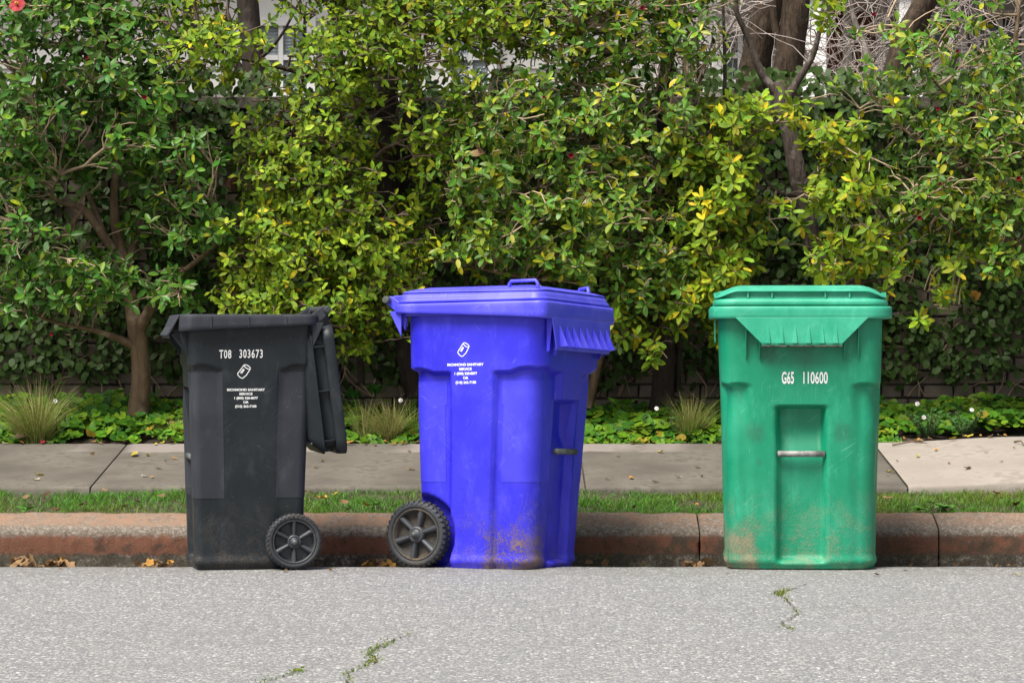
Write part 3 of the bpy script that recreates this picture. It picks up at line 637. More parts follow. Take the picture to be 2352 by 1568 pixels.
def make_wheel(root, sx, c):
    r = c.wr; wd = c.ww
    # profile in (radius, x offset from the outer face)
    def lathe(prof, n=72):
        V = []; k = len(prof)
        for i in range(n):
            a = 2 * math.pi * i / n
            for (rr, xo) in prof: V.append((sx * (c.wx + xo), c.wy + rr * math.cos(a), c.wr + rr * math.sin(a)))
        q = [[i * k + j, ((i + 1) % n) * k + j, ((i + 1) % n) * k + j + 1, i * k + j + 1] for i in range(n) for j in range(k - 1)]
        return V, q
    V, q = lathe([(0.001, -0.030), (0.24 * r, -0.030), (0.60 * r, -0.034), (0.70 * r, -0.028), (0.72 * r, -0.002), (0.775 * r, 0.0), (0.785 * r, -0.006), (0.785 * r, -wd * .8), (0.05, -wd * 0.8)])
    disc = obj('wheel', np_mesh('wheel', V, None, c.disc_mat, quads=q), root)
    V, q = lathe([(0.782 * r, -0.006), (0.80 * r, 0.0015), (0.90 * r, 0.003), (0.945 * r, -0.002), (0.958 * r, -0.010), (0.958 * r, -wd + .008), (0.93 * r, -wd), (0.79 * r, -wd), (0.782 * r, -wd * .7)])
    obj('tyre', np_mesh('tyre', V, None, M['rubber'], quads=q), disc)
    tb = MB(); nt_ = 36
    for i in range(nt_):
        for row, (x0, x1, ph) in enumerate(((-0.014, 0.0005, 0), (-wd + .004, -wd + .02, 0.5))):
            a0 = 2 * math.pi * (i + ph) / nt_; a1 = a0 + 2 * math.pi / nt_ * 0.58; vs = []
            for a in (a0, a1):
                for rr in (0.925 * r, r):
                    for xo in (x0, x1 - (0.004 if rr == r and row == 0 else 0)): vs.append((sx * (c.wx + xo + (0.004 if row == 0 and rr < r else 0)), c.wy + rr * math.cos(a), c.wr + rr * math.sin(a)))
            tb.add(vs, [(0, 1, 3, 2), (4, 6, 7, 5), (0, 4, 5, 1), (2, 3, 7, 6), (1, 5, 7, 3), (0, 2, 6, 4)])
    tb.build('tread', M['rubber'], disc)['kind'] = 'stuff'
    V, q = lathe([(0.001, 0.002), (0.14 * r, 0.002), (0.15 * r, 0.0), (0.16 * r, -.003), (0.165 * r, -0.002), (0.24 * r, -0.003), (0.255 * r, -0.030)], 32)
    obj('hub_cap', np_mesh('hub_cap', V, None, M['hub_pl'], quads=q), disc)
    for i in range(6):
        a = R(90 + i * 60 + c.spin); m_ = MB(); dx, dz = math.cos(a), math.sin(a); p0, p1 = 0.235 * r, 0.725 * r; wv = []
        for rr, hw, ht in ((p0, 0.085 * r, -0.005), (0.5 * r, 0.105 * r, -0.003), (p1, 0.135 * r, -0.002)):
            for t_, e in ((-1, 0), (-0.7, .7), (0, 1), (0.7, .7), (1, 0)):
                s_ = t_ * hw; wv.append((sx * (c.wx - 0.032 + (0.032 + ht) * e), c.wy + rr * dx - s_ * dz, c.wr + rr * dz + s_ * dx))
        m_.add(wv, [(i_ * 5 + j, i_ * 5 + j + 1, (i_ + 1) * 5 + j + 1, (i_ + 1) * 5 + j) for i_ in range(2) for j in range(4)])
        m_.build('spoke', M['hub_pl'], disc, True)

def stamp(c, text, size, center, side, xs=1.0, bold=0.0, name='lettering', space=1.0, parent=None):
    """flat printed characters laid onto the cart body; side: 'x+','x-','y-' ; center = (along, z)"""
    cu = bpy.data.curves.new('txt', 'FONT'); cu.body = text; cu.size = size; cu.align_x = 'CENTER'; cu.align_y = 'CENTER'; cu.offset = bold; cu.space_character = space
    cu.resolution_u = 4
    o = bpy.data.objects.new('txt', cu); COL.objects.link(o)
    dg = bpy.context.evaluated_depsgraph_get(); me = bpy.data.meshes.new_from_object(o.evaluated_get(dg))
    vs = [(v.co.x * xs, v.co.y) for v in me.vertices]; fs = [tuple(p.vertices) for p in me.polygons]
    bpy.data.objects.remove(o); bpy.data.curves.remove(cu); bpy.data.meshes.remove(me)
    return stamp_flat(c, vs, fs, center, side, name, parent)
def stamp_flat(c, vs, fs, center, side, name, parent=None):
    if not hasattr(c, 'bvh'):
        me = c.body.data; c.bvh = BVHTree.FromPolygons([v.co.copy() for v in me.vertices], [tuple(p.vertices) for p in me.polygons])
    out = []
    for (a, b) in vs:
        z = center[1] + b
        if side == 'x+': o_, d_ = Vector((2, center[0] + a, z)), Vector((-1, 0, 0))
        elif side == 'x-': o_, d_ = Vector((-2, center[0] - a, z)), Vector((1, 0, 0))
        else: o_, d_ = Vector((center[0] + a, -2, z)), Vector((0, 1, 0))
        h = c.bvh.ray_cast(o_, d_); p = h[0] if h[0] is not None else o_ + d_ * 1.7
        out.append(tuple(p - d_ * 0.0011))
    me = bpy.data.meshes.new(name); me.from_pydata(out, [], fs); me.materials.append(M['ink']); me.update()
    return obj(name, me, parent or c.body)
def strokes(paths, w):
    vs, fs = [], []
    for path in paths:
        b = len(vs); n = len(path)
        for i, p in enumerate(path):
            a0 = path[max(i - 1, 0)]; a1 = path[min(i + 1, n - 1)]; dx, dy = a1[0] - a0[0], a1[1] - a0[1]; L = math.hypot(dx, dy) or 1
            nx, ny = -dy / L * w / 2, dx / L * w / 2; vs += [(p[0] + nx, p[1] + ny), (p[0] - nx, p[1] - ny)]
        fs += [(b + 2*i, b + 2*i + 1, b + 2*i + 3, b + 2*i + 2) for i in range(n - 1)]
    return vs, fs
def can_emblem(c, h, center, side):
    """slanted bin outline of the printed emblem (the walking figure that carries it is left out)"""
    k = h / 100.0
    def q(pts): return [((x - 50) * k, (50 - y) * k) for x, y in pts]
    def arc(cx, cy, rx, ry, a0, a1, n=12, rot=0):
        out = []
        for i in range(n + 1):
            a = R(a0 + (a1 - a0) * i / n); x, y = rx * math.cos(a), ry * math.sin(a); out.append((cx + x * math.cos(rot) - y * math.sin(rot), cy + x * math.sin(rot) + y * math.cos(rot)))
        return out
    P_ = [q([(40, 2), (8, 46)]), q(arc(56, 12, 18, 7, 0, 360, 24, 0.55)), q([(8, 46), (12, 54), (20, 62), (32, 68)]), q([(71, 22), (52, 52), (33, 68)]), q([(38, 20), (22, 42)]), q([(42, 24), (28, 44)])]
    vs, fs = strokes(P_, 4.2 * k); stamp_flat(c, vs, fs, center, side, 'emblem')
def service_text(c, along, z, side, s):
    for i, (t, sz, xs) in enumerate((('RICHMOND SANITARY', .0150, 1.12), ('SERVICE', .0150, 1.12), ('1 (800) 320-8077', .0150, 1.05), ('OR', .0150, 1.12), ('(510) 262-7100', .0150, 1.05))):
        stamp(c, t, sz * s * 0.86, (along, z - i * 0.0167 * s * 1.0), side, xs * 1.02, 0.0005 * s)

def make_lid(c, root, hx, yf, yb, rc, z0, hs, hr, inset, eave, dome, mat, droop=0.0, M0=None, ribs=True, top_in=0.09, seam=0.0):
    """lid: skirt, recessed band with ribs, overhanging top slab with a shallow dome. Coordinates are those of the closed cart; M0 moves it (open lid)"""
    def tr(a):
        if M0 is None: return a
        return np.array([tuple(M0 @ Vector(p)) for p in a])
    def rg(off, z, r_off=0.0, dr=0.0):
        p, n = ring2(hx - off, yf + off, yb - off, max(0.02, rc - off * 0.6 + r_off)); zz = np.full(len(p), z)
        if dr: zz = zz - dr * sstep(hx * 0.72, hx * 1.0, np.abs(p[:, 0])) * sstep(yb - .1, yf, p[:, 1])
        return np.column_stack([p, zz])
    z1 = z0 + hs; z2 = z1 + hr
    rr = [rg(0.03, z0 + 0.002), rg(0.004, z0), rg(0.0, z0 + 0.004), rg(0.004, z1 - 0.008), rg(0.010, z1 - 0.002), rg(inset, z1), rg(inset + .002, z1 + 0.003)]
    rr += [rg(inset + 0.006, z2 - 0.008, 0, droop * .8), rg(eave + 0.012, z2 - 0.004, 0, droop), rg(eave, z2 - 0.004, 0, droop), rg(eave - .001, z2, 0, droop), rg(eave + 0.003, z2 + 0.003, 0, droop)]
    for t in (0.15, 0.4, 0.65, 0.85, 1.0): rr.append(rg(eave + 0.01 + top_in * t, z2 + 0.004 + dome * (t ** 0.8), 0, droop * (1 - t)))
    rr.append(rg(eave + 0.02 + top_in + 0.01, z2 + dome + 0.003)); rr.append(rg(eave + top_in + 0.12, z2 + dome + 0.002))
    lo = loft([tr(r) for r in rr], 'lid', mat, root, cap_top=True)
    un = [rg(0.028, z0 + 0.003), rg(0.03, z1 - 0.006), rg(inset + 0.02, z1 - 0.004), rg(inset + .03, z2 - .01), rg(eave + top_in, z2 + dome - 0.012)]
    loft([tr(r) for r in un], 'underside', mat, lo, cap_top=True)
    if ribs:
        L = yb - yf
        for x in ribs:
            m_ = MB(); m_.box(x - .003, x + .003, yf + eave + 0.004 , yf + inset + 0.01, z1, z2 - 0.005)
            if M0 is not None: m_.v = [tuple(M0 @ Vector(p)) for p in m_.v]
            m_.build('lid_rib', mat, lo)
        for sx in (-1, 1):
            for t in (0.12, 0.5, 0.84):
                y = yf + L * t; m_ = MB(); xa, xb = sx * (hx - inset - .01), sx * (hx - eave - .004); m_.box(min(xa, xb), max(xa, xb), y - .003, y + .003, z1, z2 - 0.005)
                if M0 is not None: m_.v = [tuple(M0 @ Vector(p)) for p in m_.v]
                m_.build('lid_rib', mat, lo)
    return lo

# ---- black cart, side on, lid thrown open and hanging behind it
c = Cart(); c.loc = ((559 - CX) / 569.0, 0.215, -0.003); c.rot = (R(-1.0), 0, R(-79.0))
c.hx0, c.hx1, c.yf0, c.yf1, c.yb0, c.yb1, c.rc, c.zr = 0.205, 0.262, -0.236, -0.268, 0.205, 0.236, 0.038, 0.985; c.cmw, c.keep, c.chd, c.rrc = 0.16, 0.35, 0.05, 0.045
c.zs, c.sh, c.cm0 = 0.815, 0.014, 0.40; c.pz, c.pt = (0.285, 0.80), 0.44
c.chw, c.chz, c.barz = 0.095, 0.73, 0.45; c.wr, c.wy, c.wx, c.ww, c.spin = 0.1135, 0.160, 0.266, 0.05, 0; c.well = 0.0; c.lip_fin = False
c.rimz = (0.960, 0.988, 1.030); c.rim_hx = 0.298; c.rim_y = (-0.303, 0.255); c.rim_mat = M['black_tex']; c.rim_ribs = (-0.18, -0.03, 0.12)
c.lip = (0.25, 0.17, 1.028, 0.945, 0.042, 0.006); c.lip_ribs = 7; c.gussets = ((0.20, 0.865), (0.165, 0.87)); c.bar_mat = M['bar_grey']; c.hinge = (0.292, 1.050); c.fin = True
c.rod_mat = M['hub_pl']; c.disc_mat = M['hub_pl']
BLACK = c; make_cart('black_cart', c, M['black_pl'], M['black_tex'], 'black wheeled trash cart with its lid hanging open behind it')
stamp(c, 'T08', .047, (-0.120, 0.868), 'x+', 0.60, 0.0006, space=1.15); stamp(c, '303673', .047, (-0.016, 0.8695), 'x+', 0.60, 0.0006, space=1.18)
can_emblem(c, 0.082, (-0.036, 0.787), 'x+'); service_text(c, -0.036, 0.726, 'x+', 1.0)
hy, hz = c.hinge
ang = R(97.0); Mh = Matrix.Translation((0, hy + 0.004, hz - 0.012)) @ Matrix.Rotation(ang, 4, 'X') @ Matrix.Translation((0, -hy, -hz))
lidb = make_lid(c, c.root, 0.285, -0.285, 0.245, 0.06, hz - 0.01, 0.045, 0.048, 0.034, 0.010, 0.052, M['black_pl'], 0.0, Mh, (-0.16, -0.05, 0.06, 0.17), top_in=0.05)
for sx in (-1, 1):
    m_ = MB(); x = sx * 0.21 - 0.012
    m_.prism([tuple(Mh @ Vector(p)) for p in ((x, hy + 0.016, hz - 0.004), (x, hy + 0.012, hz + 0.02), (x, hy - 0.09, hz + 0.028), (x, hy - 0.09, hz - 0.006))], (1, 0, 0), 0.024); m_.build('lid_arm', M['black_tex'], lidb, bevel=0.004)
m_ = MB()   # worn pale sticker on the lid
a_, b_, d2, z_ = -0.25, -0.19, 0.0, hz + 0.137
m_.add([tuple(Mh @ Vector(p)) for p in ((0.225, a_ + .02, z_ - .012), (0.16, a_ + .02, z_), (0.16, b_ + .05, z_), (0.225, b_ + .05, z_ - .012))], [(0, 1, 2, 3)]); M['sticker'] = plain('worn sticker', (0.30, 0.36, 0.36), 0.6, 0.5, 60); m_.build('sticker', M['sticker'], lidb)

# ---- blue cart, turned about 25 degrees
c = Cart(); c.loc = (-0.028, 0.285, -0.015); c.rot = (R(-3.6), 0, R(64.0))
c.hx0, c.hx1, c.yf0, c.yf1, c.yb0, c.yb1, c.rc, c.zr = 0.258, 0.320, -0.252, -0.330, 0.318, 0.318, 0.100, 1.05; c.cmw, c.keep, c.chd, c.rrc = 0.05, 0.9, 0.058, 0.035; c.well = 0.05; c.lip_fin = True
c.zs, c.sh, c.cm0 = 0.800, 0.030, 0.30; c.pz, c.pt = (0.345, 0.765), 0.40
c.chw, c.chz, c.barz = 0.085, 0.68, 0.475; c.wr, c.wy, c.wx, c.ww, c.spin = 0.137, 0.262, 0.300, 0.06, 12
c.rimz = (1.005, 1.040, 1.078); c.rim_hx = 0.356; c.rim_y = (-0.350, 0.345); c.rim_mat = M['blue_lid']; c.rim_ribs = ()
c.lip = (0.285, 0.262, 1.012, 0.893, 0.010, 0.006); c.lip_ribs = 8; c.gussets = ((0.215, 0.86), (0.275, 0.875)); c.bar_mat = M['bar_grey']; c.hinge = (0.385, 1.098); c.fin = True
c.rod_mat = M['bar_grey']; c.disc_mat = M['hub_mud']
BLUE = c; make_cart('blue_cart', c, M['blue_pl'], M['blue_tex'], 'blue wheeled recycling cart with a closed ridged lid and muddy lower corner')
can_emblem(c, 0.083, (0.028, 0.874), 'x-'); service_text(c, 0.030, 0.826, 'x-', 1.08)
lid = make_lid(c, c.root, 0.346, -0.340, 0.340, 0.055, 1.080, 0.020, 0.025, 0.010, 0.018, 0.018, M['blue_lid'], 0.004, None, None, top_in=0.075)
for sx in (-1, 1):
    m_ = MB(); x = sx * 0.24 - 0.03; m_.prism([(x, 0.315, 1.084), (x, 0.315, 1.120), (x, 0.388, 1.116), (x, 0.401, 1.098), (x, 0.393, 1.083)], (1, 0, 0), 0.06); m_.build('lid_arm', M['blue_lid'], lid, bevel=0.004)
    # loop handles at the front corners of the lid
    cx_, cy_ = sx * 0.292, -0.225; dx_, dy_ = (0.012, 0.070) if sx < 0 else (0.05, 0.045); m_ = MB()
    pts = [(cx_ - dx_, cy_ - dy_, 1.094), (cx_ - dx_ * .98, cy_ - dy_ * .98, 1.150), (cx_ - dx_ * .85, cy_ - dy_ * .85, 1.161), (cx_ + dx_ * .85, cy_ + dy_ * .85, 1.161), (cx_ + dx_ * .98, cy_ + dy_ * .98, 1.150), (cx_ + dx_, cy_ + dy_, 1.094)]
    m_.tube(pts, 0.0075, 8); m_.build('lid_handle', M['blue_lid'], lid, True)
m_ = MB(); m_.prism([(-0.17, 0.24, 1.130), (-0.17, 0.19, 1.152), (-0.17, 0.12, 1.152), (-0.17, -0.06, 1.136), (-0.17, -0.1, 1.130)], (1, 0, 0), 0.34); m_.build('lid_ridge', M['blue_lid'], lid, bevel=0.006)

# ---- green cart, facing the street
c = Cart(); c.loc = ((1849 - CX) / 569.0, 0.262, -0.002); c.rot = (R(-1.4), 0, R(-3.2))
c.hx0, c.hx1, c.yf0, c.yf1, c.yb0, c.yb1, c.rc, c.zr = 0.302, 0.330, -0.265, -0.320, 0.235, 0.305, 0.075, 1.03; c.cmw, c.keep, c.chd, c.rrc = 0.16, 0.4, 0.045, 0.095
c.zs, c.sh, c.cm0 = 0.735, 0.028, 0.60; c.pz, c.pt = (0.35, 0.70), 0.6
c.chw, c.chz, c.barz = 0.083, 0.655, 0.464; c.wr, c.wy, c.wx, c.ww, c.spin = 0.137, 0.255, 0.285, 0.06, 0; c.well = 0.05; c.lip_fin = False
c.rimz = (1.008, 1.012, 1.058); c.rim_hx = 0.367; c.rim_y = (-0.367, 0.34); c.rim_mat = M['green_lid']; c.rim_ribs = ()
c.lip = (0.268, 0.162, 1.014, 0.908, 0.006, 0.006); c.lip_ribs = 6; c.gussets = ((0.170, 0.845), (0.225, 0.848)); c.bar_mat = M['bar']; c.hinge = (0.402, 1.078); c.fin = True
c.rod_mat = M['bar_grey']; c.disc_mat = M['hub_mud']
GREEN = c; make_cart('green_cart', c, M['green_pl'], None, 'green wheeled yard waste cart facing the street with a steel grab bar')
stamp(c, 'G65', .066, (-0.054, 0.768), 'y-', 0.43, 0.0017, space=1.05); stamp(c, '110600', .066, (0.054, 0.768), 'y-', 0.52, 0.0010, space=1.02)
make_lid(c, c.root, 0.352, -0.352, 0.335, 0.095, 1.061, 0.029, 0.030, 0.018, 0.005, 0.020, M['green_lid'], 0.028, None, (-0.215, -0.118, 0.095, 0.192), top_in=0.095)
for sx in (-1, 1):
    m_ = MB(); x = sx * 0.24 - 0.03; m_.prism([(x, 0.32, 1.066), (x, 0.32, 1.10), (x, 0.405, 1.096), (x, 0.418, 1.078), (x, 0.41, 1.062)], (1, 0, 0), 0.06); m_.build('lid_arm', M['green_lid'], c.root, bevel=0.004)
# grime lines caught below the lip
m_ = MB(); m_.tube([(-0.16 + t * 0.32, -0.402 + .002 * math.sin(t * 40), 0.897 + 0.002 * math.sin(t * 63)) for t in np.linspace(0, 1, 30)], 0.0035, 6); m_.build('grime', M['grime_w'], c.body)
# ------------------------------------------------------------------ leaves
def unit(a): return a / np.maximum(np.linalg.norm(a, axis=-1, keepdims=True), 1e-9)
LT = np.array([0, 0, 0, 0, 0, .22, .5, .8, .22, .5, .8]); LT[:5] = (0, .22, .5, .8, 1.0)
LS = np.array([0, 0, 0, 0, 0, -1, -1, -1, 1, 1, 1.0])
LTRI = np.array([[0, 5, 1], [1, 5, 6], [1, 6, 2], [2, 6, 7], [2, 7, 3], [3, 7, 4], [0, 1, 8], [1, 9, 8], [1, 2, 9], [2, 10, 9], [2, 3, 10], [3, 4, 10]])
def leaf_batch(B, D, N, L, W, curl, fold, wave, cm, ce, shape=(0.78, 1.0, 0.70)):
    n = len(B); D = unit(D); N = unit(N - D * np.sum(N * D, 1, keepdims=True)); Sd = np.cross(D, N)
    wid = np.zeros(11); wid[5:8] = shape; wid[8:11] = shape
    x = LS[None] * wid[None] * (W / 2)[:, None]; y = LT[None] * L[:, None]
    alt = np.array([0, 0, 0, 0, 0, 1, -1, 1, -1, 1, -1.0])
    z = fold[:, None] * np.abs(x) - curl[:, None] * L[:, None] * (LT[None] ** 2) + wave[:, None] * alt[None] * L[:, None]
    V = B[:, None] + D[:, None] * y[..., None] + Sd[:, None] * x[..., None] + N[:, None] * z[..., None]
    T = (LTRI[None] + (np.arange(n) * 11)[:, None, None]).reshape(-1, 3)
    e = np.abs(LS) * 1.0; e[4] = .6; C = cm[:, None] * (1 - e[None, :, None]) + ce[:, None] * e[None, :, None]
    return V.reshape(-1, 3), T, C.reshape(-1, 3)
YEL = np.array((0.42, 0.36, 0.02))
SPECIES = {
    'camellia': dict(gain=1.0, L=(.040, .072), asp=(.36, .48), fold=(.15, .6), curl=(.0, .28), wave=(0, .012), mat='leaf_glossy', spread=(52, 88), n=(5, 8), shape=(.70, 1.0, .74),
                     pal=[((.010, .085, .022), 5), ((.016, .115, .026), 5), ((.028, .150, .024), 4), ((.060, .190, .022), 3), ((.140, .240, .018), 1.6), ((.36, .36, .02), .45)], edge=(0, .38)),
    'camellia_y': dict(red=1.1, gain=1.08, L=(.036, .066), asp=(.38, .50), fold=(.15, .6), curl=(.0, .28), wave=(0, .012), mat='leaf_glossy', spread=(52, 88), n=(5, 8), shape=(.70, 1.0, .74),
                     pal=[((.014, .100, .022), 3), ((.024, .135, .024), 4), ((.050, .175, .022), 4), ((.110, .230, .018), 3), ((.24, .31, .015), 1.6), ((.44, .40, .02), .8)], edge=(.05, .55)),
    'pitto': dict(red=1.08, L=(.034, .062), asp=(.36, .48), fold=(.05, .5), curl=(-.1, .35), wave=(.02, .06), mat='leaf_soft', spread=(50, 95), n=(5, 8), shape=(.72, 1.0, .78),
                  gain=1.12, pal=[((.165, .275, .014), 5), ((.225, .330, .020), 4), ((.105, .215, .014), 4), ((.310, .390, .035), 2), ((.050, .130, .014), 2.4), ((.45, .38, .015), .6)], edge=(0, .3)),
    'pitto_y': dict(red=1.15, L=(.042, .074), asp=(.34, .44), fold=(.05, .35), curl=(.0, .25), wave=(.015, .05), mat='leaf_soft', spread=(60, 100), n=(6, 9), shape=(.66, 1.0, .78),
                  gain=1.12, pal=[((.120, .250, .012), 5), ((.180, .300, .014), 4), ((.075, .180, .012), 3), ((.260, .340, .018), 2), ((.46, .38, .012), 1.0)], edge=(0, .35)),
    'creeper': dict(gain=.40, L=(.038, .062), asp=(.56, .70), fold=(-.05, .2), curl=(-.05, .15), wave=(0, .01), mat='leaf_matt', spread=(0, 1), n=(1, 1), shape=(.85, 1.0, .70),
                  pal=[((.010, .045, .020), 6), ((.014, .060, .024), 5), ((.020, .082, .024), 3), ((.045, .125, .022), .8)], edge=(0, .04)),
}
def pick_cols(sp, n, ybias=0.0):
    pal = sp['pal']; w_ = np.array([p[1] for p in pal], float); w_ /= w_.sum()
    i = rng.choice(len(pal), n, p=w_); c = np.array([p[0] for p in pal])[i] * sp.get('gain', .8) * rng.uniform(.5, 1.45, (n, 1)) * rng.uniform(.9, 1.1, (n, 3)) * np.array((sp.get('red', .92), 1.0, .6))
    e = rng.uniform(sp['edge'][0], sp['edge'][1], (n, 1)) ** 1.4 + ybias; ce = c * (1 - e) + YEL * e
    return c, ce
def U(a, n): return rng.uniform(a[0], a[1], n)
VARI = {}
def variants(key):
    if key in VARI: return VARI[key]
    sp = SPECIES[key]; out = []
    for k in range(26):
        c, ce = pick_cols(sp, 1); asp = U(sp['asp'], 1)
        V, T, C = leaf_batch(np.zeros((1, 3)), np.array([[0, 1., 0]]), np.array([[0, 0, 1.]]), np.ones(1), asp, U(sp['curl'], 1), U(sp['fold'], 1), U(sp['wave'], 1), c, ce, sp['shape'])
        out.append(np_mesh('leaf', V, T, M[sp['mat']], C))
    VARI[key] = out; return out
def in_frame(Bp, pad=0):
    s = FPX / (Bp[:, 1] + CD); px = CX + Bp[:, 0] * s; py = HZ - (Bp[:, 2] - CH) * s
    return (px > 8 - pad) & (px < 2344 + pad) & (py > 8 - pad) & (py < 1020), px, py
HIDE = [(390, 700, 715, 1310), (700, 720, 780, 1040), (935, 700, 1375, 1310), (1640, 680, 2040, 1305), (905, 655, 1390, 700)]     # image areas the carts cover
def add_leaves(root, key, Bp, D, N, nind=300, ybias=0.0, foliage_name='foliage', Lscale=1.0):
    """the nearest leaves as parts of their own, the rest as one mass"""
    sp = SPECIES[key]; n = len(Bp); L = U(sp['L'], n) * Lscale; W = L * U(sp['asp'], n)
    ok, px, py = in_frame(Bp)
    for (a, b, c2, d) in HIDE: ok &= ~((px > a) & (px < c2) & (py > b) & (py < d))
    score = np.where(ok, Bp[:, 1] - 2.5 * (L - .05), 99.0); idx = np.argsort(score)[:nind]; idx = idx[score[idx] < 90]
    # keep the picked ones apart so that each stays in view
    sel = np.zeros(n, bool); sel[idx] = True
    vm = variants(key); Dn = unit(D); Nn = unit(N - Dn * np.sum(N * Dn, 1, keepdims=True)); Sd = np.cross(Dn, Nn)
    inv = root.matrix_world.inverted() if root is not None else Matrix()
    for i in idx:
        m = Matrix(((Sd[i, 0], Dn[i, 0], Nn[i, 0], 0), (Sd[i, 1], Dn[i, 1], Nn[i, 1], 0), (Sd[i, 2], Dn[i, 2], Nn[i, 2], 0), (0, 0, 0, 1)))
        o = bpy.data.objects.new('leaf', vm[rng.integers(len(vm))]); COL.objects.link(o); o.parent = root
        o.matrix_local = Matrix.Translation(Vector(Bp[i]) - root.location) @ m @ Matrix.Scale(float(L[i]), 4)
    r = ~sel; nn = int(r.sum()); c, ce = pick_cols(sp, nn, ybias)
    V, T, C = leaf_batch(Bp[r], D[r], N[r], L[r], W[r], U(sp['curl'], nn), U(sp['fold'], nn), U(sp['wave'], nn), c, ce, sp['shape'])
    V = V - np.array(root.location)
    f = obj(foliage_name, np_mesh(foliage_name, V, T, M[sp['mat']], C), root); f['kind'] = 'stuff'
def limb_mesh(pts, name, mat, root, n=12, bump=0.10, per=7):
    Q = catmull([tuple(p[:3]) for p in pts], per); rr = catmull([(p[3], 0, 0) for p in pts], per)[:, 0]
    V = []; up = None
    for i, p in enumerate(Q):
        t = Q[min(i + 1, len(Q) - 1)] - Q[max(i - 1, 0)]; t = t / (np.linalg.norm(t) + 1e-9)
        if up is None: up = np.cross(t, (0, 1, 0.03)); up /= np.linalg.norm(up)
        up = up - t * np.dot(up, t); up /= np.linalg.norm(up); sd = np.cross(t, up)
        for k in range(n):
            a = 2 * math.pi * k / n; r = rr[i] * (1 + bump * fn(math.cos(a) * 1.2, math.sin(a) * 1.2 + p[0] * 3, p[2] * 5, 1.0) + bump * .6 * math.sin(3 * a + p[2] * 4))
            V.append(p + (up * math.cos(a) + sd * math.sin(a)) * r)
    V = np.array(V) - np.array(root.location); q = grid_quads(len(Q), n, True); b = (len(Q) - 1) * n
    c = len(V); V = np.vstack([V, Q[-1] - np.array(root.location)])
    return obj(name, np_mesh(name, V, [[b + k, b + (k + 1) % n, c] for k in range(n)], mat, quads=q), root), Q
def seg_tubes(A, Bq, ra, rb, ns=4):
    t = unit(Bq - A); ref = np.where(np.abs(t[:, 2:3]) > .9, np.array([[1., 0, 0]]), np.array([[0, 0, 1.]])); u = unit(np.cross(t, ref)); v = np.cross(t, u)
    n = len(A); ang = np.arange(ns) * 2 * math.pi / ns; ring = u[:, None] * np.cos(ang)[None, :, None] + v[:, None] * np.sin(ang)[None, :, None]
    V = np.concatenate([A[:, None] + ring * ra[:, None, None], Bq[:, None] + ring * rb[:, None, None]], 1).reshape(-1, 3)
    k = np.arange(ns); q = np.stack([k, (k + 1) % ns, (k + 1) % ns + ns, k + ns], -1); Q = (q[None] + (np.arange(n) * 2 * ns)[:, None, None]).reshape(-1, 4)
    return V, Q
def PW(t): p = P(t[0], t[1], t[2]); return (p.x, p.y, p.z, t[3])

